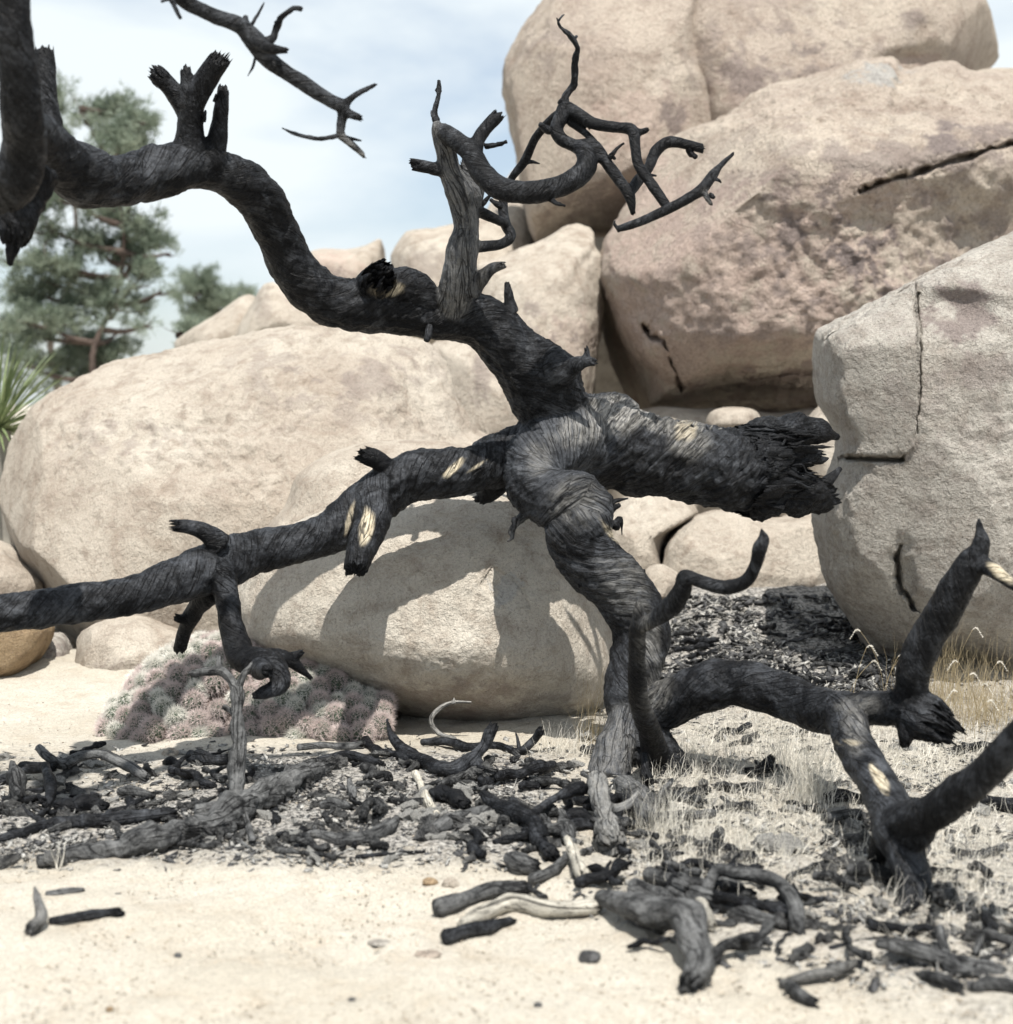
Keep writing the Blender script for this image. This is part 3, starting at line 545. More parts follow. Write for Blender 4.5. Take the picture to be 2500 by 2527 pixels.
# ------------------------------------------------------------------ the burnt tree
def burnt_tree():
    t = empty('burnt_tree', tuple(G(1560, 1890)))
    tag(t, 'large fallen charred tree arching over the boulders with many bare limbs', 'tree')
    B = []
    cnt = {}
    def a(part, nodes, **k):
        if part in ('hang_stub', 'stub1b'):
            cnt[part] = cnt.get(part, 0)+1; part = '%s#%d' % (part, cnt[part])
        B.append(Br(W(nodes), part, **k))
    # trunk with its torn root end
    a('trunk', [(1330,1105,4.42,70),(1400,1075,4.45,110),(1470,1090,4.5,118),(1560,1115,4.55,106),(1700,1140,4.62,96),(1800,1160,4.68,103),(1870,1160,4.72,116),(1900,1162,4.73,104)], jag=0.6, tw=9, tone=0.35)
    a('trunk', [(1880,1110,4.70,70),(1960,1068,4.73,46),(2010,1062,4.76,30),(2068,1080,4.8,10)], jag=0.3, tone=0.1, tw=2, lump=3)
    a('trunk', [(1870,1195,4.70,82),(1950,1212,4.72,58),(2010,1226,4.76,44),(2048,1222,4.80,26)], jag=1, tone=0.1, tw=2, lump=3)
    a('trunk', [(1990,1225,4.76,30),(2040,1190,4.78,16),(2075,1155,4.8,7)], jag=0, tone=0.1, tw=2)
    a('trunk', [(1900,1140,4.70,60),(1960,1120,4.71,26),(2012,1115,4.73,8)], jag=0, tone=0.15, tw=2, lump=2)
    a('trunk', [(1480,1020,4.5,50),(1520,1010,4.52,44),(1560,1025,4.54,34)], jag=0, tone=0.5)
    # long upper limb
    a('upper', [(1400,1075,4.45,100),(1363,1009,4.42,88),(1334,936,4.38,93),(1262,863,4.35,73),(1180,790,4.33,65),(1062,775,4.3,62),(952,752,4.26,72),(855,752,4.22,64),(780,718,4.18,60),(722,655,4.14,58),(675,560,4.08,56),(646,502,4.02,56),(602,452,3.96,58),(534,424,3.9,52),(471,408,3.85,60),(372,427,3.76,64),(283,448,3.66,62),(215,437,3.58,72),(152,398,3.5,70),(90,340,3.35,60),(50,300,3.15,46)], jag=0, tw=10, tone=0.18)
    a('burl', [(1350,910,4.34,60),(1385,915,4.31,52),(1405,925,4.32,36)], jag=0, tone=0.45)
    a('knot', [(905,720,4.22,42),(928,694,4.18,44),(938,685,4.15,36)], jag=1.2, tone=0.3)
    a('knot', [(960,715,4.22,50),(1000,702,4.22,46),(1035,720,4.24,42),(1060,750,4.26,36)], jag=0, tone=0.2)
    # near upright bole at the left edge
    a('bole', [(30,-260,2.85,46),(28,-120,2.86,44),(28,0,2.88,42),(38,120,2.9,46),(52,260,2.95,50),(62,360,3.05,54),(40,440,3.1,58),(10,480,3.15,54)], jag=0.5, tone=0.2)
    a('bole', [(100,420,3.3,50),(60,480,3.28,54),(40,540,3.26,46),(30,590,3.25,32)], jag=0.8, tone=0.15, lump=2.5)
    a('bole', [(45,560,3.26,24),(30,610,3.25,18),(24,652,3.25,9)], jag=1, tone=0.1, lump=2)
    a('bole', [(140,390,3.45,40),(118,300,3.46,34),(104,220,3.47,34),(108,160,3.48,30),(108,125,3.48,22)], jag=0.6, tone=0.35)
    # stump cluster on the upper limb
    a('stub1', [(470,400,3.84,45),(468,320,3.82,34),(474,260,3.8,30),(505,200,3.78,29),(540,150,3.76,27)], jag=1, tone=0.1)
    a('stub1b', [(468,300,3.82,24),(440,245,3.8,23),(415,210,3.78,22),(388,185,3.77,24)], jag=1.2, tone=0.1)
    a('stub1b', [(462,260,3.79,20),(461,215,3.78,15),(458,178,3.78,14)], jag=1.2, tone=0.1)
    a('stub2', [(520,400,3.86,38),(535,350,3.85,26),(543,290,3.84,19),(552,218,3.83,15)], jag=0.8, tone=0.1)
    # hanging branch at the top, joined above the frame to the bole
    a('hanging', [(30,-240,2.86,40),(160,-250,2.95,32),(300,-170,3.05,26),(390,-70,3.15,22),(450,-2,3.22,19),(523,37,3.26,18),(591,62,3.3,20),(630,105,3.32,26),(662,147,3.34,22),(733,196,3.36,19),(811,246,3.38,17),(848,266,3.4,18),(843,300,3.4,13),(839,333,3.4,11)], jag=0, tone=0.45)
    a('hang_stub', [(625,95,3.31,18),(662,119,3.28,15),(706,124,3.26,9)], tone=0.35)
    a('hang_stub', [(848,274,3.4,14),(870,284,3.38,11),(890,291,3.37,9)], tone=0.2)
    a('hang_stub', [(838,333,3.4,11),(868,356,3.4,10),(900,386,3.4,7)], tone=0.5, pale=0.4)
    a('hang_stub', [(846,262,3.4,12),(878,234,3.4,8),(928,208,3.42,6)], tone=0.3)
    a('hang_stub', [(612,85,3.31,20),(606,55,3.32,11),(605,38,3.32,6)], tone=0.3)
    # upright branch with its crooked crown
    a('upright', [(1098,778,4.31,46),(1114,752,4.27,46),(1133,690,4.22,42),(1141,617,4.2,40),(1151,565,4.2,32),(1146,523,4.2,33),(1133,471,4.18,33),(1110,419,4.16,28),(1099,366,4.14,26),(1083,324,4.12,19),(1076,300,4.12,10)], jag=0, tone=0.85, pale=0.35, tw=3)
    a('upright', [(1150,530,4.21,30),(1166,465,4.22,29),(1158,425,4.22,26),(1146,402,4.22,14)], jag=1, tone=0.9, pale=0.2)
    a('upright', [(1112,420,4.16,20),(1078,418,4.15,17),(1052,412,4.14,16),(1025,407,4.13,15)], tone=0.4)
    a('arc', [(1090,318,4.12,18),(1112,335,4.1,23),(1162,377,4.06,27),(1190,428,4.03,28),(1235,464,4.0,28),(1298,476,4.0,28),(1360,466,4.02,27),(1418,440,4.05,27),(1448,405,4.08,27),(1440,372,4.1,22),(1418,360,4.12,16),(1387,345,4.12,17),(1373,318,4.13,17),(1385,288,4.14,18),(1392,264,4.15,17)], jag=0, tone=0.25)
    a('arc', [(1172,375,4.06,20),(1180,345,4.08,17),(1196,320,4.09,16),(1226,288,4.1,17)], tone=0.15)
    a('crook', [(1388,258,4.15,16),(1420,278,4.14,17),(1465,305,4.12,14),(1517,314,4.1,14),(1560,322,4.08,15),(1568,366,4.06,13),(1576,408,4.04,14),(1612,460,4.02,14),(1643,505,4.0,13)], jag=0, tone=0.08)
    a('crook', [(1558,322,4.08,12),(1580,326,4.08,9),(1598,320,4.07,7)], tone=0.1)
    a('crook', [(1523,566,3.98,9),(1575,549,3.98,11),(1633,523,3.98,13),(1685,497,3.98,13),(1732,466,3.98,15),(1758,434,3.98,14),(1779,408,3.98,8),(1812,377,3.98,5)], tone=0.2)
    a('crook', [(1735,466,3.98,9),(1745,488,3.96,7),(1756,506,3.95,5)], tone=0.7, pale=0.6)
    a('crook2', [(1425,358,4.12,15),(1465,361,4.1,16),(1502,408,4.09,15),(1528,445,4.08,14),(1553,481,4.07,15),(1562,527,4.07,7)], tone=0.08)
    a('crook2', [(1553,478,4.07,13),(1572,450,4.1,14),(1601,413,4.12,13),(1617,377,4.14,15),(1648,351,4.15,15),(1700,358,4.16,13),(1732,366,4.17,12)], tone=0.05)
    a('crook2', [(1405,302,4.15,9),(1440,325,4.14,9),(1468,352,4.12,9)], tone=0.05, jag=0)
    a('crook3', [(1382,280,4.16,13),(1350,306,4.2,11),(1319,345,4.24,11),(1294,398,4.28,12),(1262,442,4.3,10),(1242,497,4.32,13),(1246,549,4.3,14),(1261,581,4.28,13),(1238,602,4.26,13),(1190,608,4.22,14),(1155,612,4.2,14)], jag=0, tone=0.12)
    a('crook3', [(1148,505,4.2,16),(1185,523,4.22,14),(1235,546,4.26,12),(1246,552,4.3,12)], jag=0, tone=0.12)
    a('stub3', [(1160,720,4.22,26),(1184,690,4.2,20),(1212,664,4.18,15),(1240,654,4.16,11)], jag=1.3, tone=0.5, pale=0.2)
    a('stub4', [(1262,770,4.32,18),(1256,735,4.31,12),(1252,700,4.31,8)], jag=1.2, tone=0.5)
    a('stub5', [(1395,918,4.3,26),(1424,900,4.26,20),(1448,892,4.24,13),(1466,893,4.23,10)], jag=1.3, tone=0.5)
    a('stub5', [(1440,895,4.24,11),(1449,872,4.24,8),(1446,858,4.24,6)], jag=1.2, tone=0.4)
    # left limb
    a('left', [(1380,1100,4.42,85),(1300,1120,4.42,82),(1234,1137,4.4,70),(1166,1158,4.35,58),(1093,1167,4.31,62),(1010,1177,4.29,62),(938,1222,4.28,64),(868,1276,4.26,62),(808,1320,4.21,52),(733,1339,4.16,49),(628,1362,4.12,56),(549,1392,4.03,62),(445,1430,3.92,57),(314,1470,3.85,50),(209,1486,3.8,49),(105,1502,3.75,48),(0,1516,3.7,50),(-160,1540,3.65,50)], jag=0, tw=20, tone=0.45)
    a('stub6', [(925,1235,4.26,55),(918,1290,4.18,46),(900,1335,4.12,41),(884,1372,4.08,36),(878,1402,4.06,31)], jag=0.45, tone=0.35, tw=2)
    a('stub7', [(985,1185,4.29,40),(950,1150,4.26,27),(925,1132,4.24,24),(903,1124,4.23,22)], jag=1.3, tone=0.05)
    a('stub8', [(545,1345,3.98,34),(505,1312,3.96,22),(470,1300,3.95,18),(437,1298,3.94,16)], jag=1.3, tone=0.3)
    a('leg', [(545,1410,3.97,40),(560,1470,3.95,32),(571,1540,3.92,32),(585,1590,3.9,36),(602,1625,3.87,38),(645,1630,3.82,33),(680,1645,3.8,30),(692,1688,3.78,26),(655,1708,3.76,18),(625,1717,3.75,9)], jag=0.5, tone=0.3)
    a('leg', [(650,1622,3.84,24),(695,1620,3.86,19),(728,1640,3.88,14),(768,1674,3.9,6)], jag=0.6, tone=0.15)
    a('leg', [(700,1625,3.86,12),(728,1618,3.88,12),(745,1610,3.88,8)], tone=0.1)
    a('leg', [(640,1650,3.78,28),(655,1655,3.7,20),(660,1656,3.66,17)], jag=0.8, tone=0.4)
    a('stub9', [(520,1450,4.0,38),(478,1512,4.06,23),(455,1560,4.1,18),(444,1602,4.12,17)], jag=0.6, tone=0.0)
    a('stub9', [(470,1525,4.07,16),(450,1528,4.05,12),(436,1524,4.04,10)], tone=0.0)
    # sinuous leg of the trunk down to the ground
    a('foot', [(1420,1080,4.42,95),(1350,1115,4.34,88),(1320,1170,4.28,76),(1335,1222,4.2,74),(1395,1232,4.17,76),(1445,1248,4.16,76),(1428,1310,4.16,82),(1462,1385,4.16,78),(1545,1472,4.16,74),(1584,1555,4.15,72),(1570,1637,4.13,70),(1550,1715,4.1,64),(1575,1770,4.08,62),(1600,1840,4.05,62),(1640,1890,4.02,60),(1665,1930,4.0,55)], jag=0, tw=14, tone=0.45)
    a('foot', [(1560,1740,4.08,50),(1535,1800,4.04,44),(1515,1860,4.0,52),(1500,1925,3.96,58)], jag=0, tone=0.9, pale=0.35, tw=2)
    a('foot', [(1225,1190,4.45,35),(1200,1220,4.48,24),(1185,1225,4.5,16)], jag=1, tone=0.1)
    # low limb to the right
    a('low', [(1570,1760,4.08,60),(1661,1733,4.05,60),(1741,1695,4.0,62),(1835,1688,3.94,60),(1930,1714,3.86,58),(2014,1750,3.76,58),(2085,1758,3.66,56),(2135,1748,3.62,42),(2189,1746,3.58,44),(2245,1745,3.54,58),(2290,1775,3.5,60),(2335,1806,3.48,28)], jag=0.8, tw=8, tone=0.35)
    a('low', [(2240,1780,3.52,35),(2236,1812,3.5,22),(2231,1842,3.5,12)], tone=0.05)
    a('rise', [(2245,1745,3.54,52),(2250,1690,3.52,42),(2262,1630,3.5,43),(2316,1533,3.46,44),(2363,1444,3.42,42),(2398,1388,3.4,38),(2420,1345,3.38,24),(2417,1300,3.37,10),(2414,1278,3.37,4)], jag=0, tone=0.2)
    a('rise_stub', [(2400,1385,3.4,26),(2442,1402,3.36,21),(2480,1430,3.33,15),(2530,1465,3.3,10)], tone=0.3)
    a('knee', [(2080,1755,3.66,54),(2090,1785,3.58,49),(2109,1839,3.46,50),(2140,1891,3.34,50),(2175,1947,3.2,51),(2200,2004,3.08,56),(2214,2045,3.0,66),(2240,2121,2.95,50),(2262,2192,2.92,42),(2240,2255,2.9,46),(2215,2310,2.86,44)], jag=0, tone=0.55, tw=4)
    a('knee', [(2262,2192,2.92,36),(2275,2250,2.9,30),(2280,2310,2.86,26)], jag=0, tone=0.5)
    a('knee', [(2185,2070,3.02,34),(2160,2130,3.04,24),(2148,2190,3.04,22),(2145,2255,3.02,22)], jag=0, tone=0.1)
    a('knee', [(2215,2045,2.98,50),(2262,2060,2.93,40),(2300,2020,2.88,24)], jag=1, tone=0.35)
    a('arm', [(2225,2030,2.98,55),(2283,2016,2.9,48),(2353,1966,2.83,48),(2424,1914,2.76,43),(2485,1853,2.7,42),(2560,1770,2.64,42),(2640,1690,2.6,40)], jag=0, tone=0.2)
    # near bent branch rising beside the foot
    a('bent', [(1620,1860,3.98,34),(1598,1790,3.86,30),(1578,1731,3.76,25),(1572,1637,3.68,23),(1573,1559,3.62,22),(1578,1517,3.6,18),(1574,1472,3.6,5)], jag=0, tone=0.1)
    a('bent', [(1576,1545,3.61,20),(1606,1533,3.58,20),(1655,1498,3.52,27),(1684,1454,3.48,24),(1690,1422,3.46,18),(1725,1433,3.44,17),(1788,1449,3.42,19),(1840,1433,3.4,18),(1864,1397,3.38,17),(1876,1352,3.36,20),(1884,1330,3.36,16),(1878,1304,3.36,4)], jag=0, tone=0.2)
    paint = [(908,1300,20,42,8,1,1),(862,1280,6,36,12,0.7,1),(1122,1155,32,9,-45,1,1),(1178,1150,24,4,-35,0.6,1),(2170,1920,13,36,-32,1,1),(2470,1415,40,14,35,1,1),(1525,1330,60,10,45,0.9,1),(955,712,38,18,-5,0.8,1),(1400,1090,130,90,-20,0.9,0),(1440,1060,80,40,-20,0.6,2),(1430,1240,70,60,0,0.35,2),(1540,1450,60,90,-30,0.3,2),(1640,1050,120,22,12,0.5,2),(1470,1270,60,50,0,0.35,0),(1500,1035,70,30,20,0.7,2),(1690,1062,30,26,20,0.55,1),(1700,1080,60,50,20,0.6,2),(1540,1018,85,34,12,1,2),(1490,1000,40,25,0,0.8,2),  # pale and tone patches mix ash coating with painted sun highlights
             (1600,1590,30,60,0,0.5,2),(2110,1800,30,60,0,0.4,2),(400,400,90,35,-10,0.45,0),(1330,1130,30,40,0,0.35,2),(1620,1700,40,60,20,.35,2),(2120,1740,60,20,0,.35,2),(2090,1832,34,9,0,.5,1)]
    parts = {'trunk': ('trunk', None, 'thick blistered trunk torn open at its root end'), 'upper': ('limb', None, 'long upper limb snaking up to the left'), 'left': ('limb', None, 'left limb covered in spiral cracks'),
      'foot': ('limb', None, 'sinuous limb twisting down to the ground'), 'low': ('limb', None, 'low arching limb on the right'), 'bole': ('bole', None, 'blurred near bole at the left edge'),
      'burl': ('burl', 'upper', None), 'knot': ('knot', 'upper', None), 'upright': ('branch', 'upper', 'pale grey upright branch'), 'hanging': ('branch', 'bole', 'hanging branch at the top'),
      'stub1': ('stub', 'upper', None), 'stub1b': ('stub', 'upper', None), 'stub2': ('stub', 'upper', None), 'hang_stub': ('stub', 'bole', None), 'arc': ('branch', 'upper', 'black arc shaped branch'),
      'crook': ('branch', 'upper', None), 'crook2': ('branch', 'upper', None), 'crook3': ('branch', 'upper', None), 'stub3': ('stub', 'upper', None), 'stub4': ('stub', 'upper', None), 'stub5': ('stub', 'upper', None),
      'stub6': ('stub', 'left', 'sawn looking stub with pale bare wood'), 'stub7': ('stub', 'left', None), 'stub8': ('stub', 'left', None), 'leg': ('branch', 'left', 'hooked hanging branch above the cactus'), 'stub9': ('stub', 'left', None),
      'rise': ('branch', 'low', 'thick branch rising in front of the grey boulder'), 'rise_stub': ('stub', 'low', None), 'knee': ('branch', 'low', 'branch bending down onto the ground'), 'arm': ('branch', 'low', 'branch leaving the right edge'), 'bent': ('branch', 'foot', 'near bent branch rising beside the foot')}
    for b_ in B:
        if '#' in b_.part: parts[b_.part] = parts[b_.part.split('#')[0]]
    parts.pop('hang_stub'); parts.pop('stub1b')
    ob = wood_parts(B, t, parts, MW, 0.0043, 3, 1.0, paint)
    tw = lambda n, par, **k: twig(W(n), 'twig', ob[par], MW, **k)
    tw([(838,335,3.4,6),(785,344,3.4,5),(733,337,3.4,4),(696,316,3.4,1.5)], 'bole')
    tw([(655,108,3.31,13),(676,88,3.31,10),(690,70,3.3,8),(695,40,3.28,7),(715,25,3.27,7),(744,22,3.26,6)], 'bole'); tw([(845,335,3.4,5),(868,340,3.4,4),(892,347,3.4,2)], 'bole'); tw([(620,62,3.31,5),(640,28,3.31,4),(652,6,3.31,1.5)], 'bole')
    tw([(632,138,3.33,4),(620,165,3.33,3),(611,188,3.33,1)], 'bole', tone=0.6); tw([(405,-40,3.17,10),(425,5,3.17,7),(434,28,3.16,6),(446,46,3.15,4)], 'bole'); tw([(425,5,3.17,6),(410,-2,3.17,5),(398,4,3.16,3)], 'bole')
    tw([(1076,300,4.12,10),(1079,270,4.12,7),(1084,240,4.12,6),(1086,222,4.12,7),(1083,198,4.12,4)], 'upper'); tw([(1078,300,4.12,6),(1070,285,4.12,4),(1064,272,4.12,1)], 'upper')
    tw([(1385,258,4.15,13),(1398,222,4.15,9),(1413,194,4.14,8),(1434,152,4.12,8),(1431,120,4.1,7),(1408,94,4.1,6),(1387,68,4.1,4),(1374,44,4.1,1.5)], 'upper', tone=0.3); tw([(1416,100,4.1,5),(1424,88,4.1,3)], 'upper', tone=0.5); tw([(1378,52,4.1,3),(1388,42,4.1,2),(1393,36,4.1,1)], 'upper', tone=.5)
    tw([(1198,361,4.07,8),(1225,356,4.05,6),(1250,349,4.04,5)], 'upper'); tw([(1370,320,4.13,12),(1350,312,4.12,9),(1333,306,4.11,6)], 'upper'); tw([(1355,488,4.02,8),(1372,502,4.0,6),(1395,508,4.0,3)], 'upper')
    tw([(1500,395,4.09,7),(1513,378,4.08,5),(1528,365,4.07,4),(1540,353,4.07,3)], 'upper'); tw([(1505,380,4.09,5),(1518,392,4.08,4)], 'upper'); tw([(1185,510,4.22,7),(1198,494,4.22,5),(1211,480,4.21,3)], 'upper'); tw([(1240,510,4.31,9),(1225,500,4.31,6),(1210,492,4.31,4)], 'upper')
    tw([(1298,400,4.28,8),(1315,404,4.28,4),(1332,404,4.28,1.5)], 'upper'); tw([(1752,480,3.97,7),(1762,488,3.96,5)], 'upper'); tw([(1700,362,4.16,9),(1712,380,4.15,8),(1718,388,4.15,6)], 'upper'); tw([(1598,430,4.05,5),(1620,434,4.05,3)], 'upper'); tw([(1530,570,3.98,6),(1521,552,3.98,4),(1518,545,3.98,2)], 'upper')
    tw([(1760,440,3.98,5),(1773,446,3.98,3),(1780,452,3.98,1)], 'upper'); tw([(1060,800,4.24,9),(1056,830,4.22,8),(1052,842,4.22,7)], 'upper'); tw([(502,300,3.8,6),(508,278,3.8,3),(506,272,3.8,1)], 'upper'); tw([(530,250,3.83,6),(533,232,3.82,2)], 'upper')
    tw([(1305,1262,4.2,16),(1285,1280,4.2,11),(1272,1300,4.18,9),(1262,1325,4.17,5),(1252,1336,4.17,2)], 'foot', tone=0.6, pale=0.3); tw([(1300,1268,4.2,12),(1278,1285,4.19,9),(1270,1290,4.15,6),(1268,1312,4.14,2)], 'foot'); tw([(1500,1250,4.22,12),(1520,1235,4.22,6),(1550,1230,4.22,2)], 'trunk', tone=.1); tw([(1505,1260,4.25,10),(1530,1245,4.25,5)], 'trunk', tone=.1)
    tw([(1515,1300,4.2,14),(1530,1290,4.22,6),(1535,1320,4.22,1)], 'foot', tone=.1); tw([(1575,1410,4.2,14),(1590,1414,4.2,10)], 'foot', tone=.1); tw([(1425,1435,4.12,6),(1431,1450,4.1,2)], 'foot', tone=.1); tw([(1225,905,4.33,6),(1232,848,4.34,2)], 'upper', tone=.2); tw([(1322,850,4.34,8),(1328,838,4.34,4)], 'upper')
    # splinters at the torn end
    R = random.Random(3)
    for k in range(95):
        u = R.random(); up = R.random() < 0.55
        if up: x0, y0 = R.uniform(1820, 1960), R.uniform(1050, 1105); x1, y1 = x0+R.uniform(70, 110), y0*0.6+1072*0.4+R.uniform(-10, 14)
        else: x0, y0 = R.uniform(1820, 1960), R.uniform(1150, 1262); x1, y1 = x0+R.uniform(50, 95), y0*0.6+1222*0.4+R.uniform(-16, 10)
        yy = 4.66-0.03*R.random()-0.05*math.sin(max(0, min(1, (y0-1040)/230))*math.pi); Yd = yy+0.02
        n = [(x0, y0, Yd, 3), ((x0*2+x1)/3, y0*.67+y1*.33+R.uniform(-6, 6), Yd-0.01, R.uniform(2.5, 5.5)), ((x0+2*x1)/3, y0*.33+y1*.67+R.uniform(-8, 8), Yd, R.uniform(1.8, 4)), (x1, y1, Yd+0.02, 0.7)]
        twig(W(n), 'splinter', ob['trunk'], MW, tone=R.choice([0, 0, .1, .2, .4]))
    # loose curls of ash bark on top of the trunk
    for k in range(60):
        x0 = R.uniform(1470, 1790); y0 = 1016+(x0-1500)*0.17+R.uniform(-4, 30) if x0 > 1540 else 1004+R.uniform(-3, 20)
        ang = R.uniform(-1, 1); ln = R.uniform(8, 20); Yd = 4.50+0.0004*(x0-1500)
        twig(W([(x0, y0+6, Yd, 4), (x0+ln*0.3*ang, y0-ln*.3, Yd, 4), (x0+ln*.5*ang+3, y0-ln*.6, Yd-.004, 1.5)]), 'bark_flake', ob['trunk'], MW, tone=R.choice([.3, .9, 1]), pale=R.choice([0, 0.6, 0.9]))
    return t
burnt_tree()
# ------------------------------------------------------------------ fallen logs and sticks, each a thing of its own
def gp(x, y, r, h=0.0):
    """point whose picture position is (x,y), resting on (or h metres above) the ground"""
    g = G(x, y+r*0.8); Y = g[1]; rad = r*Y/F
    if h: Y = G(x, y+r*0.8+h)[1]; q = P(x, y, Y); return np.append(q, r*Y/F)
    return np.array([g[0], Y+rad*0.3, g[2]+rad*0.85, rad])
def stick(name, label, chains, mat=MW, cat='stick', voxel=None, tone=0.5, pale=0.0, bare=0, group=None, parts=None, paint=(), amp=1.0, jag=1.1, gn=2.2):
    brs = []; first = None
    for ch in chains:
        part = 'main'
        if isinstance(ch, tuple): part, ch = ch
        pts = [gp(*n) for n in ch]
        if part != 'main' or len([1 for n in ch if len(n) > 3]):
            pass
        pts = [np.append(q[:3]+np.array([random.gauss(0, .16), random.gauss(0, .1), random.gauss(0, .10)])*q[3]*(0 < i < len(pts)-1), q[3]*random.uniform(0.86, 1.16)) for i, q in enumerate(pts)]
        brs.append(Br(pts, part, tone=tone, pale=pale, bare=bare, jag=jag, lump=gn, tw=random.uniform(-6, 8)))
    rm = min(b.r.min() for b in brs); v = voxel or max(0.003, min(0.006, np.median(brs[0].r)*0.30))
    base = brs[0].c[len(brs[0].c)//2, :3].copy(); base[2] = gz(base[0], base[1])[0]
    pk = parts or {}
    if pk:
        t = empty(name, tuple(base)); wood_parts(brs, t, {'main': ('stem', None, None), **pk}, mat, v, 3, amp, paint); tag(t, label, cat, group); return t
    V, Fq, bid, g, tn = wood(brs, v, 3, amp, paint); n = vnormals(V, Fq); V = V-base
    o = emit(name, V, Fq, g, tn, n, None, mat); o.location = base; tag(o, label, cat, group); return o
stick('charred_log', 'long charred log lying left of centre with a thin dead branch standing up from it',
  [[(94,2126,17),(188,2112,22),(290,2102,24),(325,2085,33),(400,2064,36),(440,2050,27),(532,2036,33),(580,2010,35),(626,1982,36),(683,1944,33),(735,1920,29),(800,1901,17)],
   ('b', [(583,1985,18,8),(583,1960,16,30),(585,1883,19,95),(589,1788,20,180),(590,1720,16,240),(574,1690,13,270),(541,1657,12,300),(476,1663,10,290)]),
   ('b', [(585,1700,10,262),(602,1665,8,300),(622,1636,6,325)]), ('b', [(543,1660,9,300),(541,1635,9,320),(540,1618,7,335)]), ('b', [(583,1765,10,200),(565,1752,8,210),(551,1744,7,220)])], MWg, 'log', 0.0042, 0.45, parts={'b': ('branch', None, 'thin grey branch standing upright')}, amp=2.3)
stick('charred_log', 'black cracked log lying behind the long log at the left edge', [[(-30,2075,10),(47,2061,15),(118,2038,17),(179,2033,18),(235,2028,21),(301,2024,20),(358,2019,19),(424,2012,15)], [(118,2032,10),(75,2010,7,22),(50,1982,4,50)]], MW, 'log', tone=0.35, amp=1.5)
stick('arched_stick', 'grey arched stick with a knobbed end on the sand left of the cactus', [[(94,1843,11,60),(118,1866,12,40),(155,1884,14,18),(198,1868,12,32),(245,1862,12,38),(292,1878,14,28),(330,1897,14,14),(363,1922,11)]], MWg, tone=0.6)
stick('charred_stub', 'squat burnt stub standing at the left edge below the arched stick', [[(30,1880,10,60),(36,1920,20,30),(42,1950,20,8),(50,1972,20)]], MWg, 'stub', tone=0.25, amp=1.6)
stick('charred_stick', 'short thick black stick under the arched stick', [[(50,1893,14,20),(90,1895,15,20),(135,1890,14,20)]], MW, tone=0.4)
stick('charred_stick', 'black stick leaning down from the arched stick', [[(112,1890,14,40),(124,1930,16,20),(124,1962,15,8),(112,1992,10)]], MW, tone=0.3)
stick('charred_stick', 'small charred stick lying beside the squat burnt stub', [[(62,1962,14),(90,1956,13),(112,1948,10)]], MW, tone=0.4)
stick('charred_stick', 'charred stick end poking in from the left edge above the sand', [[(-30,1926,13),(0,1926,13),(28,1926,12)]], MW, tone=0.5)
stick('charred_stick', 'thick curved grey stick lying below the litter left of centre', [[(735,2066,8),(780,2064,14),(830,2070,18),(880,2075,19),(925,2062,21),(958,2040,19),(982,2018,9)],[(775,2055,9),(778,2035,5,20)]], MWg, tone=0.35)
stick('bare_stick', 'short pale barkless stick standing out in the black litter', [[(1024,1908,10,10),(1036,1935,11),(1054,1975,12),(1080,2020,13)]], MWp, tone=0.9, pale=0.8)
stick('forked_branch', 'black forked branch curving up in front of the round boulder', [[(955,1775,4,60),(962,1805,9,40),(975,1828,14,20),(998,1858,16),(1050,1881,20),(1106,1903,21),(1148,1880,19,8),(1191,1848,17,28),(1210,1815,15,60),(1220,1790,14,84)],[(1170,1868,14,14),(1188,1900,15),(1200,1925,13),(1214,1940,9)]], MW, 'branch', tone=0.35)
stick('charred_stick', 'long thin black stick lying along the foot of the round boulder', [[(1040,1832,8),(1101,1832,13),(1158,1846,12),(1224,1841,11),(1280,1855,9),(1313,1828,10,18),(1334,1804,11,44)],[(1282,1850,7),(1278,1822,5,24),(1272,1806,3,40)]], MW, tone=0.3)
stick('curled_twig', 'thin grey twig curling up like a hook against the round boulder', [[(1125,1826,6),(1083,1810,6,14),(1064,1778,6.5,46),(1083,1750,6,70),(1118,1734,6,86),(1163,1733,3.5,90)],[(1120,1736,5,86),(1121,1722,3,98)]], MWg, 'twig', tone=0.9, pale=0.5, jag=0, gn=1)
stick('charred_stick', 'straight grey stick lying right of the cactus', [[(735,1846,10),(800,1843,10),(850,1844,12),(888,1842,13)]], MWg, tone=0.5)
stick('charred_stick', 'wavy black stick below the straight grey stick by the cactus', [[(755,1882,8),(800,1872,10),(847,1867,13),(894,1872,13),(941,1886,10)]], MW, tone=0.35)
stick('charred_stick', 'tapered brown grey stick left of the gnarled fork', [[(1059,2055,14),(1106,2032,18),(1167,2013,19),(1214,2010,17),(1275,2026,13)]], MWg, tone=0.45)
stick('gnarled_fork', 'gnarled black forked root piece in the middle of the foreground', [[(1191,1957,13,40),(1224,1982,19,24),(1271,2004,24,20),(1308,2032,24,14),(1327,2074,24,4),(1365,2114,21)],[(1313,2016,14,20),(1356,1980,14,40),(1403,1957,15,50),(1436,1943,16,50)],[(1271,1985,12,30),(1262,1968,8,44)]], MW, 'root', tone=0.3, amp=1.6)
stick('burnt_root', 'big knobbly grey root lump right of the gnarled fork', [[(1470,1915,20,70),(1483,1966,28,34),(1492,2008,26,14),(1506,2055,38),(1518,2082,32)],[(1500,2000,22,12),(1545,1990,16,20),(1575,1960,12,40)]], MWg, 'root', tone=0.8, pale=0.25, amp=2.0)
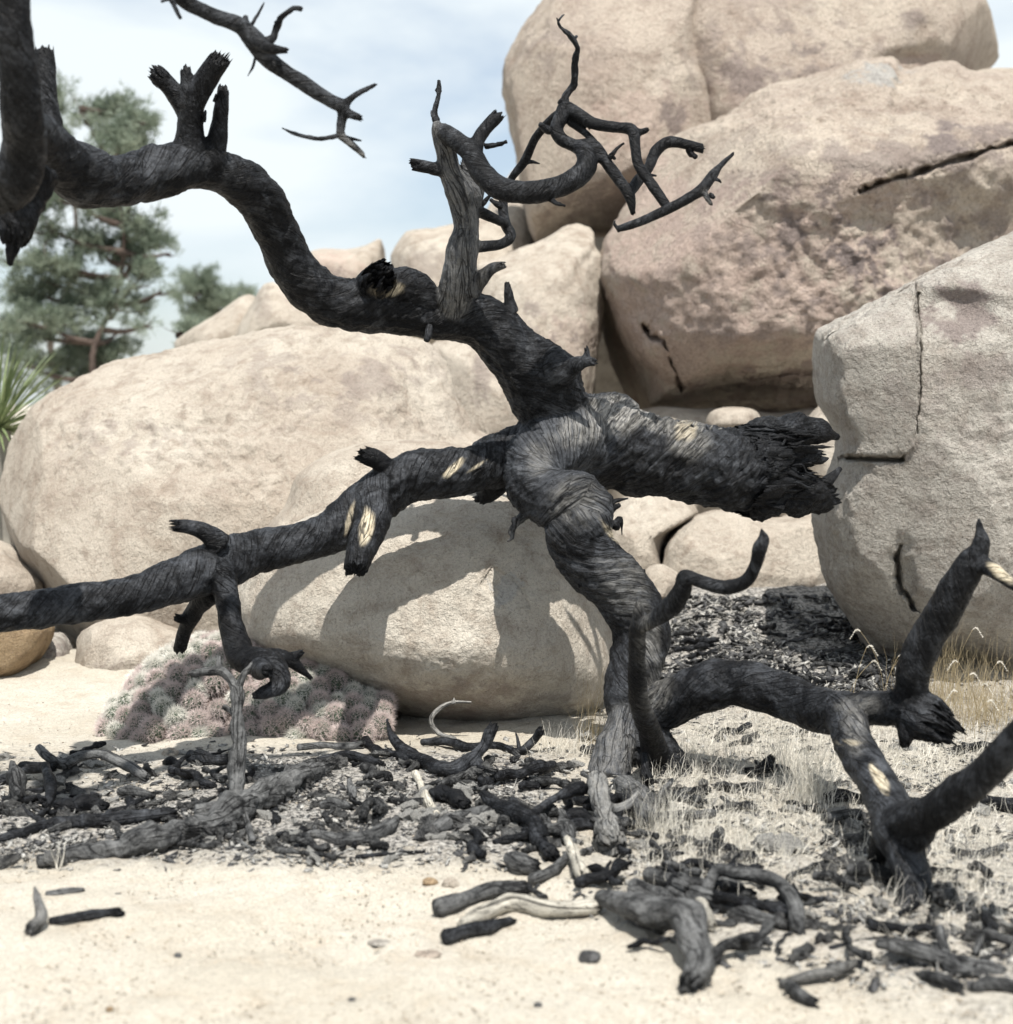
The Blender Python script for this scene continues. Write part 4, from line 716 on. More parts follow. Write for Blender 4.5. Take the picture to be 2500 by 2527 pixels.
stick('bare_stick', 'pale short stick leaning right of the gnarled fork, knob at its foot', [[(1398,2068,12,34),(1412,2100,16,18),(1428,2138,19,4),(1440,2165,24)]], MWp, tone=0.5, pale=0.4)
stick('charred_stick', 'curved dark stick at the foot of the gnarled fork', [[(1311,2172,15),(1356,2154,15),(1395,2118,12,10)]], MWg, tone=0.35)
stick('charred_log', 'blunt ended dark grey log, upper one of the pair on the sand', [[(1078,2244,25),(1153,2220,21),(1224,2202,19),(1300,2192,15)]], MWg, 'log', tone=0.4)
stick('pale_log', 'pale swollen log lying on the sand in front of the blunt dark one', [[(1139,2286,18),(1200,2256,22),(1271,2232,27),(1342,2244,24),(1412,2244,22),(1475,2240,20)]], MWp, 'log', tone=0.5, pale=0.3)
stick('charred_stick', 'short dark stub lying under the left end of the pale log', [[(1098,2315,19),(1140,2306,20),(1200,2292,17),(1265,2272,12)]], MW, tone=0.4)
stick('twisted_log', 'thick twisted grey log bending toward the camera in the foreground', [[(1482,2212,22,20),(1554,2232,34,34),(1624,2252,39,44),(1690,2268,46,46),(1724,2315,40,34),(1742,2375,35,14),(1700,2425,31)]], MWg, 'log', tone=0.45, voxel=0.004, amp=1.3)
stick('arched_branch', 'arched burnt branch standing on the sand right of the twisted log', [[(1742,2200,15,20),(1770,2148,17,60),(1812,2154,18,60),(1901,2169,17,60),(1932,2192,18,50),(1958,2238,19,24),(1972,2286,19,4),(1981,2312,12)]], MWg, 'branch', tone=0.3)
stick('charred_log', 'grey log lying under the arched branch in the foreground', [[(1705,2212,24),(1788,2235,25),(1864,2258,23),(1939,2286,17)]], MWg, 'log', tone=0.4)
stick('charred_stick', 'upper of the two crossed burnt pieces at the lower right on the sand', [[(1925,2430,10),(2000,2408,15,8),(2065,2398,19),(2110,2376,12,12)]], MWg, tone=0.4, pale=0.15)
stick('charred_stick', 'lower of the two crossed burnt pieces at the lower right on the sand', [[(1950,2437,16),(1975,2458,17),(2008,2475,14)]], MWg, tone=0.3)
stick('charred_stick', 'hook shaped grey stick at the lower right in front of the bent limb', [[(2318,2290,13,40),(2328,2343,18,10),(2350,2386,19),(2415,2404,12)]], MWg, tone=0.4)
stick('arched_stick', 'blackened arched stick at the lower right edge', [[(2408,2356,10),(2420,2318,12,20),(2440,2302,14,30),(2485,2319,14,16),(2545,2332,12)]], MWg, tone=0.25)
stick('charred_twig', 'thin dark twig on the ash left of the bent limb foot', [[(2047,2343,8),(2118,2326,8),(2190,2315,8)]], MW, 'twig', tone=0.3)
stick('charred_stick', 'upright forked stub at the lower left on the sand', [[(85,2188,5,70),(93,2222,12,46),(95,2262,17,18),(76,2296,21)]], MWg, tone=0.7, pale=0.2)
stick('charred_stick', 'rough black stick lying right of the upright stub at the lower left', [[(120,2275,11),(188,2264,15),(254,2255,15),(298,2252,16)]], MW, tone=0.5, amp=1.4)
stick('charred_stick', 'small grey stick lying above the upright stub at the lower left', [[(113,2210,10),(160,2204,10),(205,2198,8)]], MWg, tone=0.6)
stick('charred_log', 'dark log half hidden in grass at the right edge', [[(2385,1990,15),(2440,1980,17),(2490,1988,22),(2560,1990,20)]], MW, 'log', tone=0.2)
stick('charred_stick', 'black stick standing askew in the dry grass right of centre', [[(1850,1915,12),(1880,1895,11,10),(1905,1870,9,30)],[(1885,1892,9,12),(1918,1893,8,8)]], MW, tone=0.1)
stick('charred_stick', 'black stick in the grass left of the bent limb', [[(2040,1975,16),(2080,1968,18),(2125,1975,14)]], MW, tone=0.1)
stick('charred_stick', 'short grey stick with a pale end in the grass beside the bent limb', [[(2040,2020,13,20),(2085,2012,15,14),(2120,2012,15)]], MWg, tone=0.35)
stick('charred_stick', 'black stick lying in ash right of the sinuous foot', [[(1660,1955,13),(1700,1962,15),(1745,1950,12)]], MW, tone=0.1)
stick('charred_stick', 'splintered black chunk in front of the cactus mound', [[(470,1866,16),(500,1872,19),(545,1878,17),(575,1872,14)]], MW, tone=0.35, amp=2)
stick('charred_stick', 'rough grey chunk beside the cactus edge', [[(290,1955,12),(330,1955,15),(380,1965,11)]], MWg, tone=0.3, amp=2)
stick('charred_stick', 'dark chunk between the long log and the arched stick', [[(140,1985,16),(165,1990,19),(195,1996,14)]], MW, tone=0.15, amp=2)
stick('charred_stick', 'flat dark chunk right of the long log', [[(790,1990,10),(825,1985,15),(870,1995,10)]], MWg, tone=0.3, amp=1.6)
stick('charred_stick', 'rounded black chunk next to the pale barkless stick', [[(1065,1965,16),(1085,1955,21),(1100,1975,16)]], MW, tone=0.1, amp=2)
stick('charred_twig', 'thin black twig on the sand below the curved grey stick', [[(878,2115,6),(960,2108,5),(1050,2102,5)]], MW, 'twig', tone=0.3)
stick('charred_stick', 'thin stick lying across the litter below the long log', [[(450,2035,5,8),(500,2050,6,4),(560,2062,7),(620,2095,5)]], MWg, 'stick', tone=0.7)
stick('charred_stick', 'small splinter pile stick in front of the long log end', [[(600,2000,7,30),(612,2035,8,12),(625,2080,8)]], MWg, tone=0.5)
stick('charred_stick', 'brown tipped stick lying at the left end of the grass', [[(1680,2140,14),(1715,2150,12),(1735,2162,8)]], MWg, tone=0.3)
stick('charred_stick', 'burnt piece above the twisted log', [[(1600,2160,24),(1660,2180,26),(1720,2200,22)]], MWg, tone=0.35, amp=1.7)
for k, (nm_, lb, nodes, mt, tn) in enumerate([
  ('charred_stick', 'flaky pale grey chunk at the foot of the sinuous limb', [(1540,1945,30,10),(1575,1985,30),(1600,2030,24)], MWg, 0.4),
  ('charred_stick', 'upright splintered stub behind the knobbly root', [(1592,1860,8,60),(1593,1895,12,30),(1600,1930,14)], MW, 0.3),
  ('charred_stick', 'forked pale splinter standing right of the knobbly root', [(1660,1925,6,50),(1640,1955,9,26),(1615,1990,12,8),(1600,2010,13)], MWg, 0.4),
  ('charred_stick', 'dark crumbling chunk left of the knobbly root', [(1385,2025,18),(1425,2015,22),(1460,2030,16)], MW, 0.15),
  ('charred_stick', 'flat charred plank shaped piece below the gnarled fork', [(1390,2045,14),(1430,2035,18),(1480,2040,14)], MW, 0.3),
  ('charred_stick', 'dark knot of burnt wood left of the pale short stick', [(1265,2120,22),(1290,2135,24),(1320,2140,16)], MWg, 0.5),
  ('charred_stick', 'thick rough burnt piece under the twisted log head', [(1560,2190,26),(1620,2205,26),(1660,2235,22)], MWg, 0.4),
  ('charred_stick', 'burnt block between the arched branch and the grey log', [(1765,2180,24),(1800,2195,24),(1840,2215,20)], MWg, 0.35),
  ('charred_stick', 'pale knobby piece under the left foot of the arched branch', [(1730,2230,16),(1742,2265,22),(1760,2290,14)], MWp, 0.4),
  ('charred_stick', 'burnt chunk lying in front of the bent limb foot', [(2200,2330,16),(2250,2345,20),(2300,2340,12)], MWg, 0.4),
  ('charred_stick', 'black chunk in the sand at the lower right corner', [(2275,2405,14),(2320,2420,18),(2370,2440,16)], MWg, 0.2),
  ('charred_stick', 'burnt slab at the right edge under the arched stick', [(2400,2440,18),(2450,2430,22),(2530,2445,20)], MWg, 0.3),
  ('charred_stick', 'rotten black block left of the long charred log', [(180,1990,22),(220,1985,20),(262,1992,14)], MW, 0.1),
  ('charred_stick', 'grey chunk under the upright dead branch', [(480,2005,22),(520,1995,26),(560,1990,18)], MWg, 0.7),
  ('charred_stick', 'stout black chunk between the forked branch and the pale stick', [(1095,1960,20),(1125,1975,22),(1150,1990,14)], MW, 0.1),
  ('charred_stick', 'black stick crossing the wavy one right of the cactus', [(900,1830,12),(930,1855,13),(985,1865,11),(1010,1890,9)], MW, 0.2),
  ('charred_stick', 'short grey stick standing among the litter right of the long log', [(862,1925,8,20),(868,1950,10,6),(875,1972,10)], MWg, 0.8)]):
    stick(nm_, lb, [nodes], mt, tone=tn, amp=2.0)
protos = []
for k in range(9):
    L0 = random.uniform(.14, .24); r0 = random.uniform(.007, .016); pts = [np.array([L0*(u-.5), random.gauss(0, .012), r0*.8+abs(random.gauss(0, .006)), r0*random.uniform(.75, 1.25)]) for u in np.linspace(0, 1, 6)]
    bb = [Br(pts, lump=2.5, tone=random.choice([.1, .25, .5]), jag=1.2, tw=random.uniform(-8, 8))]
    if k % 2 == 0:
        q = pts[3]; e = q[:3]+np.array([random.choice([-.03, .03]), random.choice([-.05, .05]), .018]); bb.append(Br([q*[1, 1, 1, .8], np.append((q[:3]+e)/2+np.array([0, .004, .004]), r0*.6), np.append(e, r0*.45)], lump=2.5, tone=.2, jag=1.2))
    V, Fq, bid_, g_, tn_ = wood(bb, 0.0042, 2, 1.8); me_ = mesh_np('stick', V, Fq); attr(me_, 'grain', g_); attr(me_, 'tone', tn_); me_.materials.append([MW, MWg, MWg][k % 3]); protos.append(me_)
# ------------------------------------------------------------------ scattered fragments
def chip_mesh(name, seed, L_=1.0, w_=0.35, h_=0.22, n=6, seg=4):
    R = np.random.default_rng(seed); V = []
    for i in range(seg):
        t = i/(seg-1)-0.5; s_ = (1-abs(t)**1.5*1.2)*R.uniform(.7, 1.15); bx_, by_ = R.normal(0, .05), R.normal(0, .03)
        for k in range(n):
            a = 2*np.pi*k/n+R.normal(0, .15); rr = R.uniform(.6, 1.3)
            V.append((t*L_+R.normal(0, .06), bx_+math.cos(a)*w_*.5*s_*rr, by_+math.sin(a)*h_*.5*s_*rr))
    V = np.array(V); Fs = []
    for i in range(seg-1):
        for k in range(n): Fs.append((i*n+k, i*n+(k+1) % n, (i+1)*n+(k+1) % n, (i+1)*n+k))
    Fs.append(tuple(range(n-1, -1, -1))); Fs.append(tuple((seg-1)*n+k for k in range(n)))
    me = bpy.data.meshes.new(name); me.from_pydata(V.tolist(), [], Fs); me.update(); return me
def in_zone(px, py):
    V = np.array([[0, 4.0, 0]]); return float(ash_zone(np.array([px]), np.array([py]), np.array([0.]), np.array([4.]))[0])
frag = [chip_mesh('fragment', k, 1, random.uniform(.18, .6), random.uniform(.2, .5), 8, 7) for k in range(12)]
for k, f in enumerate(frag): f.materials.append([MFrag, MFrag, MChipG][k % 3])
Rs = random.Random(21); cnt = 0
while cnt < 84:
    px = Rs.uniform(-20, 2500); py = Rs.uniform(1800, 2400); z = in_zone(px, py)
    if Rs.random() > z**1.6*(1.0 if px < 1400 else 0.8) or (230 < px < 960 and py < 1850) or (1330 < px < 1560 and py < 1850): continue
    g = G(px, py); o = bpy.data.objects.new('burnt_stick', protos[cnt % 9]); COL.objects.link(o); s_ = Rs.uniform(.35, .85)
    o.location = (g[0], g[1], g[2]+.003); o.scale = (s_, s_, s_*1.1); o.rotation_euler = (Rs.uniform(-.3, .3), Rs.uniform(-.12, .12), Rs.uniform(0, 6.28))
    tag(o, 'short crooked burnt stick lying in the burnt litter', 'stick', 'short burnt sticks in the burnt litter'); cnt += 1
for k in range(58):
    if k < 34: px, py = Rs.uniform(1270, 1680), Rs.uniform(1925, 2230)
    else: px, py = Rs.uniform(1520, 2480), Rs.uniform(2150, 2400)
    g = G(px, py); o = bpy.data.objects.new('burnt_stick', protos[k % 9]); COL.objects.link(o); s_ = Rs.uniform(.35, .95)
    o.location = (g[0], g[1], g[2]+.004+.012*Rs.random()); o.scale = (s_, s_, s_*1.2); o.rotation_euler = (Rs.uniform(-.4, .4), Rs.uniform(-.3, .2), Rs.uniform(0, 6.28))
    tag(o, 'crooked burnt stick tangled in the ash between trunk foot and foreground', 'stick', 'burnt sticks tangled in the ash right of centre')
for k in range(34):
    px = Rs.uniform(1640, 2200); py = Rs.uniform(1490, 1720); g = G(px, py); o = bpy.data.objects.new('burnt_stick', protos[k % 9]); COL.objects.link(o); s_ = Rs.uniform(.35, .9)
    o.location = (g[0], g[1], g[2]+.012); o.scale = (s_, s_*.8, s_); o.rotation_euler = (Rs.uniform(-.5, .5), Rs.uniform(-.25, .25), Rs.uniform(0, 6.28))
    tag(o, 'crooked burnt twig lying on the ash bed behind the low limb', 'stick', 'burnt twigs on the ash bed behind the low limb')
R = random.Random(11); cnt = 0
while cnt < 290:
    px = R.uniform(0, 2500); py = R.uniform(1800, 2420)
    z = in_zone(px, py)
    if R.random() > z**1.5: continue
    if 260 < px < 930 and py < 1840: continue
    g = G(px, py); s_ = R.uniform(0.03, 0.085)*(1 if R.random() < .8 else 1.5)
    o = bpy.data.objects.new('charcoal_fragment', frag[cnt % 12]); COL.objects.link(o)
    o.location = (g[0], g[1], g[2]+s_*0.10); o.scale = (s_, s_, s_); o.rotation_euler = (R.uniform(-.5, .5), R.uniform(-.35, .35), R.uniform(0, 6.3))
    tag(o, 'small charcoal fragment scattered in the burnt litter', 'charcoal', 'charcoal fragments in the burnt litter'); cnt += 1
def scatter(name, label, n, fn_pos, proto, mat, smin, smax, seed, flat=0.3, lift=0.1, parent=None):
    """many tiny pieces joined into one object"""
    Rn = np.random.default_rng(seed); PV = []; PF = []; b = 0
    protos = [(np.array([v.co[:] for v in m.vertices]), [list(p.vertices) for p in m.polygons]) for m in proto]
    AV = []; loops = []; tot = []
    for i in range(n):
        p = fn_pos(Rn)
        if p is None: continue
        V, Fs = protos[i % len(protos)]; s_ = Rn.uniform(smin, smax); a = Rn.uniform(0, 6.28); e1, e2 = Rn.normal(0, flat, 2)
        ca, sa = math.cos(a), math.sin(a); Q = V*s_
        z = Q[:, 2]+e1*Q[:, 0]+e2*Q[:, 1]; Q = np.stack([Q[:, 0]*ca-Q[:, 1]*sa, Q[:, 0]*sa+Q[:, 1]*ca, z], 1)+p+np.array([0, 0, s_*lift]); AV.append(Q)
        for f in Fs: loops.append(np.array(f)+b); tot.append(len(f))
        b += len(V)
    V = np.vstack(AV).astype(np.float32); me = bpy.data.meshes.new(name); me.vertices.add(len(V)); me.vertices.foreach_set('co', V.ravel())
    lv = np.concatenate(loops).astype(np.int32); tot = np.array(tot, np.int32); me.loops.add(len(lv)); me.loops.foreach_set('vertex_index', lv)
    me.polygons.add(len(tot)); me.polygons.foreach_set('loop_start', np.concatenate([[0], np.cumsum(tot)[:-1]]).astype(np.int32)); me.polygons.foreach_set('loop_total', tot); me.update(calc_edges=True)
    o = link(name, me, parent, mat); 
    if label: tag(o, label, name.replace('_', ' '), None, 'stuff')
    return o
def pos_litter(pw, ymin=1480, ymax=2440, xmin=-40):
    def f(Rn):
        for _ in range(30):
            px = Rn.uniform(xmin, 2540); py = ymin+(ymax-ymin)*Rn.random()
            z = in_zone(px, py)
            if z > 0.02 and Rn.random() < z**pw: return G(px, py)
        return None
    return f
small = [chip_mesh('c', 50+k, 1, [.12, .16, .5, .7, .8, .35][k], [.10, .12, .12, .3, .45, .2][k], 4) for k in range(6)]
scatter('charcoal_litter', 'fine black charcoal litter covering the burnt ground', 6000, pos_litter(1.2), small, MChip, 0.006, 0.030, 1)
scatter('ash_litter', 'fine grey ash flakes covering the burnt ground', 7500, pos_litter(1.1), small, MChipG, 0.006, 0.026, 2, 0.45)
def pos_sand(Rn):
    px = Rn.uniform(-40, 2540); py = 1700+830*Rn.random()**0.8; return G(px, py)
peb = []
for k in range(4):
    bm = bmesh.new(); bmesh.ops.create_icosphere(bm, subdivisions=1, radius=.5)
    for v in bm.verts: v.co *= random.uniform(.7, 1.15); v.co.z *= .6
    m_ = bpy.data.meshes.new('p'); bm.to_mesh(m_); bm.free(); peb.append(m_)
scatter('gravel', 'tiny grains of gravel on the pale sand', 4200, pos_sand, peb, MPeb, 0.002, 0.008, 3, 0.1, 0.15)
def pos_backlit(Rn):
    px = Rn.uniform(1600, 2240); py = Rn.uniform(1475, 1740); g = G(px, py)
    return g if noise((g*7)[None, :])[0]+0.6*noise((g*19)[None, :])[0] > Rn.normal(-0.12, 0.12) else None
scatter('burnt_litter', 'black and grey burnt leaf litter piled behind the low limb', 2600, pos_backlit, small, MChip, 0.006, 0.060, 4, 0.35, 0.2)
scatter('pale_litter', 'pale ash flakes piled behind the low limb', 3800, pos_backlit, small, MChipG, 0.004, 0.036, 5, 0.45, 0.3)
def stone(px, py, r, label, mat, fl=0.75):
    g = G(px, py+r*0.7); Y = g[1]; rad = r*Y/F; U, Fc = ico(4); V = U*np.array([1.1, 0.9, fl])*rad; V = V*(1+0.22*fbm(U*1.3+px, 3))[:, None]
    me = mesh_np('stone', V, Fc); attr(me, 'mask', np.tile([0, 0, 0, 1.], (len(V), 1))); o = link('stone', me, None, mat); o.location = (g[0], g[1]+rad*.3, g[2]+rad*fl*.5); tag(o, label, 'stone')
stone(1457, 2358, 25, 'small dark pebble alone on the sand in the foreground', MChip)
stone(1062, 2172, 19, 'small brown grey stone on the sand, left of its paler neighbour', MRo, .6); stone(1112, 2176, 20, 'small pale grey stone on the sand beside a brown grey one', MR)
stone(290, 2208, 9, 'tiny black pebble on the sand near the lower left sticks', MChip); stone(438, 2356, 9, 'tiny dark pebble on open sand left of centre', MChip)
stone(270, 2488, 9, 'tiny brown pebble at the bottom left of the sand', MRo); stone(868, 2465, 9, 'tiny grey pebble at the bottom centre of the sand', MChip)
stone(1328, 2478, 10, 'tiny dark pebble near the bottom edge, right of centre', MChip); stone(420, 1855, 20, 'pale stone at the left foot of the cactus mound', MR)
stone(935, 2315, 24, 'flat grey stone half buried in the open sand', MRr, .22); stone(1055, 2340, 30, 'flat pinkish stone half buried below the pale log', MRp, .2)
# ------------------------------------------------------------------ cactus mound
def cactus():
    base = G(600, 1830); t = empty('mound_cactus', tuple(base)); tag(t, 'low spiny mound cactus of many small round stems in front of the boulder', 'cactus')
    # one stem
    bm = bmesh.new(); ribs = 11; rings = 9; nseg = ribs*4; vs = []
    for i in range(rings+1):
        ph = math.pi*0.5*(i/rings)*1.35-0.6
        row = []
        for k in range(nseg):
            a = 2*math.pi*k/nseg; rr = math.cos(ph)*(0.86+0.14*abs(math.cos(a*ribs/2))**0.7); row.append(bm.verts.new((rr*math.cos(a), rr*math.sin(a), math.sin(ph)*1.15+0.2)))
        vs.append(row)
    top = bm.verts.new((0, 0, 1.32))
    for i in range(rings):
        for k in range(nseg): bm.faces.new((vs[i][k], vs[i][(k+1) % nseg], vs[i+1][(k+1) % nseg], vs[i+1][k]))
    for k in range(nseg): bm.faces.new((vs[-1][k], vs[-1][(k+1) % nseg], top))
    bm.normal_update(); body = bpy.data.meshes.new('stem'); bm.to_mesh(body); bm.free()
    for p in body.polygons: p.use_smooth = True
    body.materials.append(MCact)
    sps = []
    for q in range(3):
        V = []; Fs = []; Rr = random.Random(q+5)
        for r in range(ribs):
            for j in range(7):
                a = 2*math.pi*r/ribs; ph = -0.35+j*0.27; c = Vector((math.cos(ph)*math.cos(a), math.cos(ph)*math.sin(a), math.sin(ph)*1.15+0.2)); n = Vector((math.cos(ph)*math.cos(a), math.cos(ph)*math.sin(a), math.sin(ph)+.1)).normalized()
                t1 = n.orthogonal().normalized(); t2 = n.cross(t1)
                for m in range(11):
                    b = Rr.uniform(0, 6.28); tilt = Rr.uniform(.3, 1.35); d = (n*math.cos(tilt)+(t1*math.cos(b)+t2*math.sin(b))*math.sin(tilt)).normalized(); ln = Rr.uniform(.4, .9); e = c+d*ln; s1 = d.orthogonal().normalized()*0.013; s2 = d.cross(s1)
                    k = len(V); mid = c+d*ln*.5+Vector((Rr.uniform(-.06, .06), Rr.uniform(-.06, .06), Rr.uniform(-.06, .06)))
                    V += [c+s1, c-s1*.5+s2, c-s1*.5-s2, mid+s1*.7, mid-s1*.35+s2*.7, mid-s1*.35-s2*.7, e]; Fs += [(k, k+1, k+4, k+3), (k+1, k+2, k+5, k+4), (k+2, k, k+3, k+5), (k+3, k+4, k+6), (k+4, k+5, k+6), (k+5, k+3, k+6)]
        me = bpy.data.meshes.new('spines'); me.from_pydata([v[:] for v in V], [], Fs); me.materials.append(MSpine if q != 1 else MSpine2); sps.append(me)
    # mound: height field over two lobes
    cA = P(520, 1790, 4.95); cB = P(770, 1800, 4.85)
    def hgt(x, y):
        h = 0
        for (cx, cy, rx, ry, hh) in ((cA[0]+.09, 4.74, .31, .34, .25), (cA[0]+.36, 4.66, .34, .28, .19), (cA[0]-.01, 4.58, .23, .24, .15), (cB[0]+.17, 4.56, .23, .22, .11)):
            e = ((x-cx)/rx)**2+((y-cy)/ry)**2
            if e < 1: h = max(h, hh*math.sqrt(1-e))
        return h
    Rr = random.Random(4); pts = []
    for _ in range(40000):
        x = Rr.uniform(-1.5, -0.38); y = Rr.uniform(4.2, 5.2); h = hgt(x, y)
        if h < 0.012: continue
        z = gz(x, y)[0]+h-0.02; p = Vector((x, y, z)); 
        if all((p-q).length > 0.047 for q in pts): pts.append(p)
        if len(pts) >= 290: break
    for i, p in enumerate(pts):
        e = .03; g = Vector((-(hgt(p.x+e, p.y)-hgt(p.x-e, p.y))/(2*e), -(hgt(p.x, p.y+e)-hgt(p.x, p.y-e))/(2*e), 1.2)); 
        if g.length > 4: g = g.normalized()*4
        g.normalize(); s_ = Rr.uniform(.025, .033); o = bpy.data.objects.new('stem', body); COL.objects.link(o); o.location = p-Vector(base); o.rotation_mode = 'QUATERNION'; o.rotation_quaternion = g.to_track_quat('Z', 'Y'); o.scale = (s_,)*3; o.parent = t
        sp = bpy.data.objects.new('spines', sps[i % 3]); COL.objects.link(sp); sp.parent = o; sp.rotation_euler = (0, 0, Rr.uniform(0, 6))
    # dark core under the stems
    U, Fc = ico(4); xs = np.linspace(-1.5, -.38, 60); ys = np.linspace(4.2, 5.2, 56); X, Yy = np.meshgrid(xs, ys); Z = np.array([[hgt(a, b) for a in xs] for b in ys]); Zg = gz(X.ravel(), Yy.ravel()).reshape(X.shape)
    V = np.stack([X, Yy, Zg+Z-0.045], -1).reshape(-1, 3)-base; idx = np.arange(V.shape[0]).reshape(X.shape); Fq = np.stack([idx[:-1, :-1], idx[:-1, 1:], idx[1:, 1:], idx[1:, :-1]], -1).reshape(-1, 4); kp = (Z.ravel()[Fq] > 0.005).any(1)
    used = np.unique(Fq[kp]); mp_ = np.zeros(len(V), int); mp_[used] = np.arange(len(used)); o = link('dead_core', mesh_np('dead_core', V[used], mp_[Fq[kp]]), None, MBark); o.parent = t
cactus()
# ------------------------------------------------------------------ dry grass
def blades(n, pos, hmin, hmax, wid, seed, lean=0.6, matte=MGrass, droop=0.5):
    Rn = np.random.default_rng(seed); AV = []; AF = []; b = 0
    for i in range(n):
        p = pos(Rn)
        if p is None: continue
        h = hmin+(hmax-hmin)*Rn.random()**1.6; a = Rn.uniform(0, 6.28); d = np.array([math.cos(a), math.sin(a), 0]); sdv = np.array([-math.sin(a+.6), math.cos(a+.6), 0]); l = abs(Rn.normal(0, lean)); q = p.copy(); u = np.array([0, 0, 1.0]); V = []
        for k in range(5):
            t = k/4; wq = wid*(1-t)*h/hmax*.5+wid*0.12; V += [q+sdv*wq, q-sdv*wq]; dirv = np.array([0, 0, 1-l*.5-t*droop*l])+d*(l*(.4+t)); dirv /= np.linalg.norm(dirv); q = q+dirv*h/4+Rn.normal(0, .05, 3)*h
            q[2] = max(q[2], p[2]+.002)
        AV += V; AF += [(b+2*k, b+2*k+1, b+2*k+3, b+2*k+2) for k in range(4)]; b += 10
    return mesh_np('blades', np.array(AV), np.array(AF))
def gsel(cx, cy, rx, ry):
    def f(Rn): return G(cx+Rn.normal(0, rx), min(cy+Rn.normal(0, ry), 2500))
    return f
patches = [(1800,1850,130,45),(1980,1960,110,60),(1880,2010,150,60),(2330,1880,130,40),(2100,1890,120,30),(1700,1900,70,40),(2000,1800,150,30),(2380,2050,130,60),(1700,2060,90,50),(2350,2200,130,60),(1800,2120,150,50)]
def pos_gr(Rn):
    c = patches[int(Rn.integers(len(patches)))]; x = c[0]+Rn.normal(0, c[2]); y = c[1]+Rn.normal(0, c[3])
    return G(x, y) if x > 1560 else None
tag(link('dry_grass', blades(17000, pos_gr, .02, .085, .0016, 3, 1.7, MGrass, 1.1), None, MGrass), 'flattened bleached dry grass covering the ground on the right', 'grass', None, 'stuff')
def tuft(cx, cy, n, hmin, hmax, label, seed, mat=MGrass, rx=22, lean=.35, wid=.0016):
    g = G(cx, cy); me = blades(n, gsel(cx, cy, rx, rx*.3), hmin, hmax, wid, seed, lean); co_ = np.empty(len(me.vertices)*3); me.vertices.foreach_get('co', co_); co_ = (co_.reshape(-1, 3)-g).ravel(); me.vertices.foreach_set('co', co_)
    o = link('grass_tuft', me, None, mat); o.location = g; tag(o, label, 'grass tuft'); return o
tuft(1995, 1985, 260, .06, .20, 'upright straw coloured grass tuft left of the bent limb', 31, MGrass, 26)
tuft(1930, 1900, 200, .05, .15, 'pale bent grass tuft under the low arching limb', 32, MGrass, 34, .5)
tuft(1475, 1830, 160, .06, .24, 'thin tan grass tuft between the round boulder and the sinuous foot', 33, MGrassT, 26, .3, .001)
tuft(1400, 1860, 160, .04, .10, 'short grey grass tuft at the right foot of the round boulder', 34, MGrass, 34, .6)
tuft(1640, 2060, 160, .05, .15, 'blurry straw tuft right of the knobbly root', 35, MGrass, 40, .5)
tuft(2330, 1740, 480, .08, .26, 'tan grass tuft in the dark hollow below the grey boulder', 36, MGrassT, 55, .35, .0012)
tuft(2440, 1780, 520, .08, .26, 'long tan grass tuft with feathery heads at the right edge', 37, MGrassT, 60, .45, .0013)
tuft(140, 2140, 9, .03, .08, 'tiny pale sprout in front of the long charred log', 38, MGrass, 8, .2, .003)
def feather(px, py, hp, bend, seed):
    g = G(px, py); Y = g[1]; R_ = random.Random(seed); h = hp*Y/F; pts = []; t = empty('grass_stalk', tuple(g)); tag(t, 'dry grass stalk with a drooping feathery head by the grey boulder', 'grass stalk', 'feathery grass stalks by the grey boulder')
    for k in range(6):
        u = k/5; pts.append(np.array([g[0]+bend*u*u*h, g[1], g[2]+h*u*(1-.15*abs(bend)*u), 0.0007]))
    e = pts[-1]; sgn = 1 if bend > 0 else -1
    hd = [e[:3]+np.array([sgn*.0045*j, 0, .007*math.sin(j*.6)-.0012*j*j*.25]) for j in range(8)]
    a = twig(pts, 'stem', None, MGrassT, 1); a.parent = t; a.matrix_parent_inverse = t.matrix_basis.inverted(); a.data.materials.clear(); a.data.materials.append(MGrassT)
    V = []; Fs = []
    for j, q in enumerate(hd):
        for m in range(12):
            tg = hd[min(j+1, 7)]-hd[max(j-1, 0)]; tg = tg/np.linalg.norm(tg); d = tg*1.1+np.array([R_.gauss(0, .35), R_.gauss(0, .35), R_.gauss(0, .35)]); d = d/np.linalg.norm(d)*.009; s_ = np.array([0, .0003, .0009]); k = len(V); V += [q-s_, q+s_, q+d]; Fs.append((k, k+1, k+2))
    o = link('seed_head', mesh_np('seed_head', V, Fs, None, False), t, MGrass)
for k in range(14):
    feather(random.choice([random.uniform(2080, 2240), random.uniform(2290, 2500), random.uniform(2290, 2500)]), random.uniform(1720, 1840), random.uniform(60, 210), random.choice([-1, 1])*random.uniform(.15, .55), k)
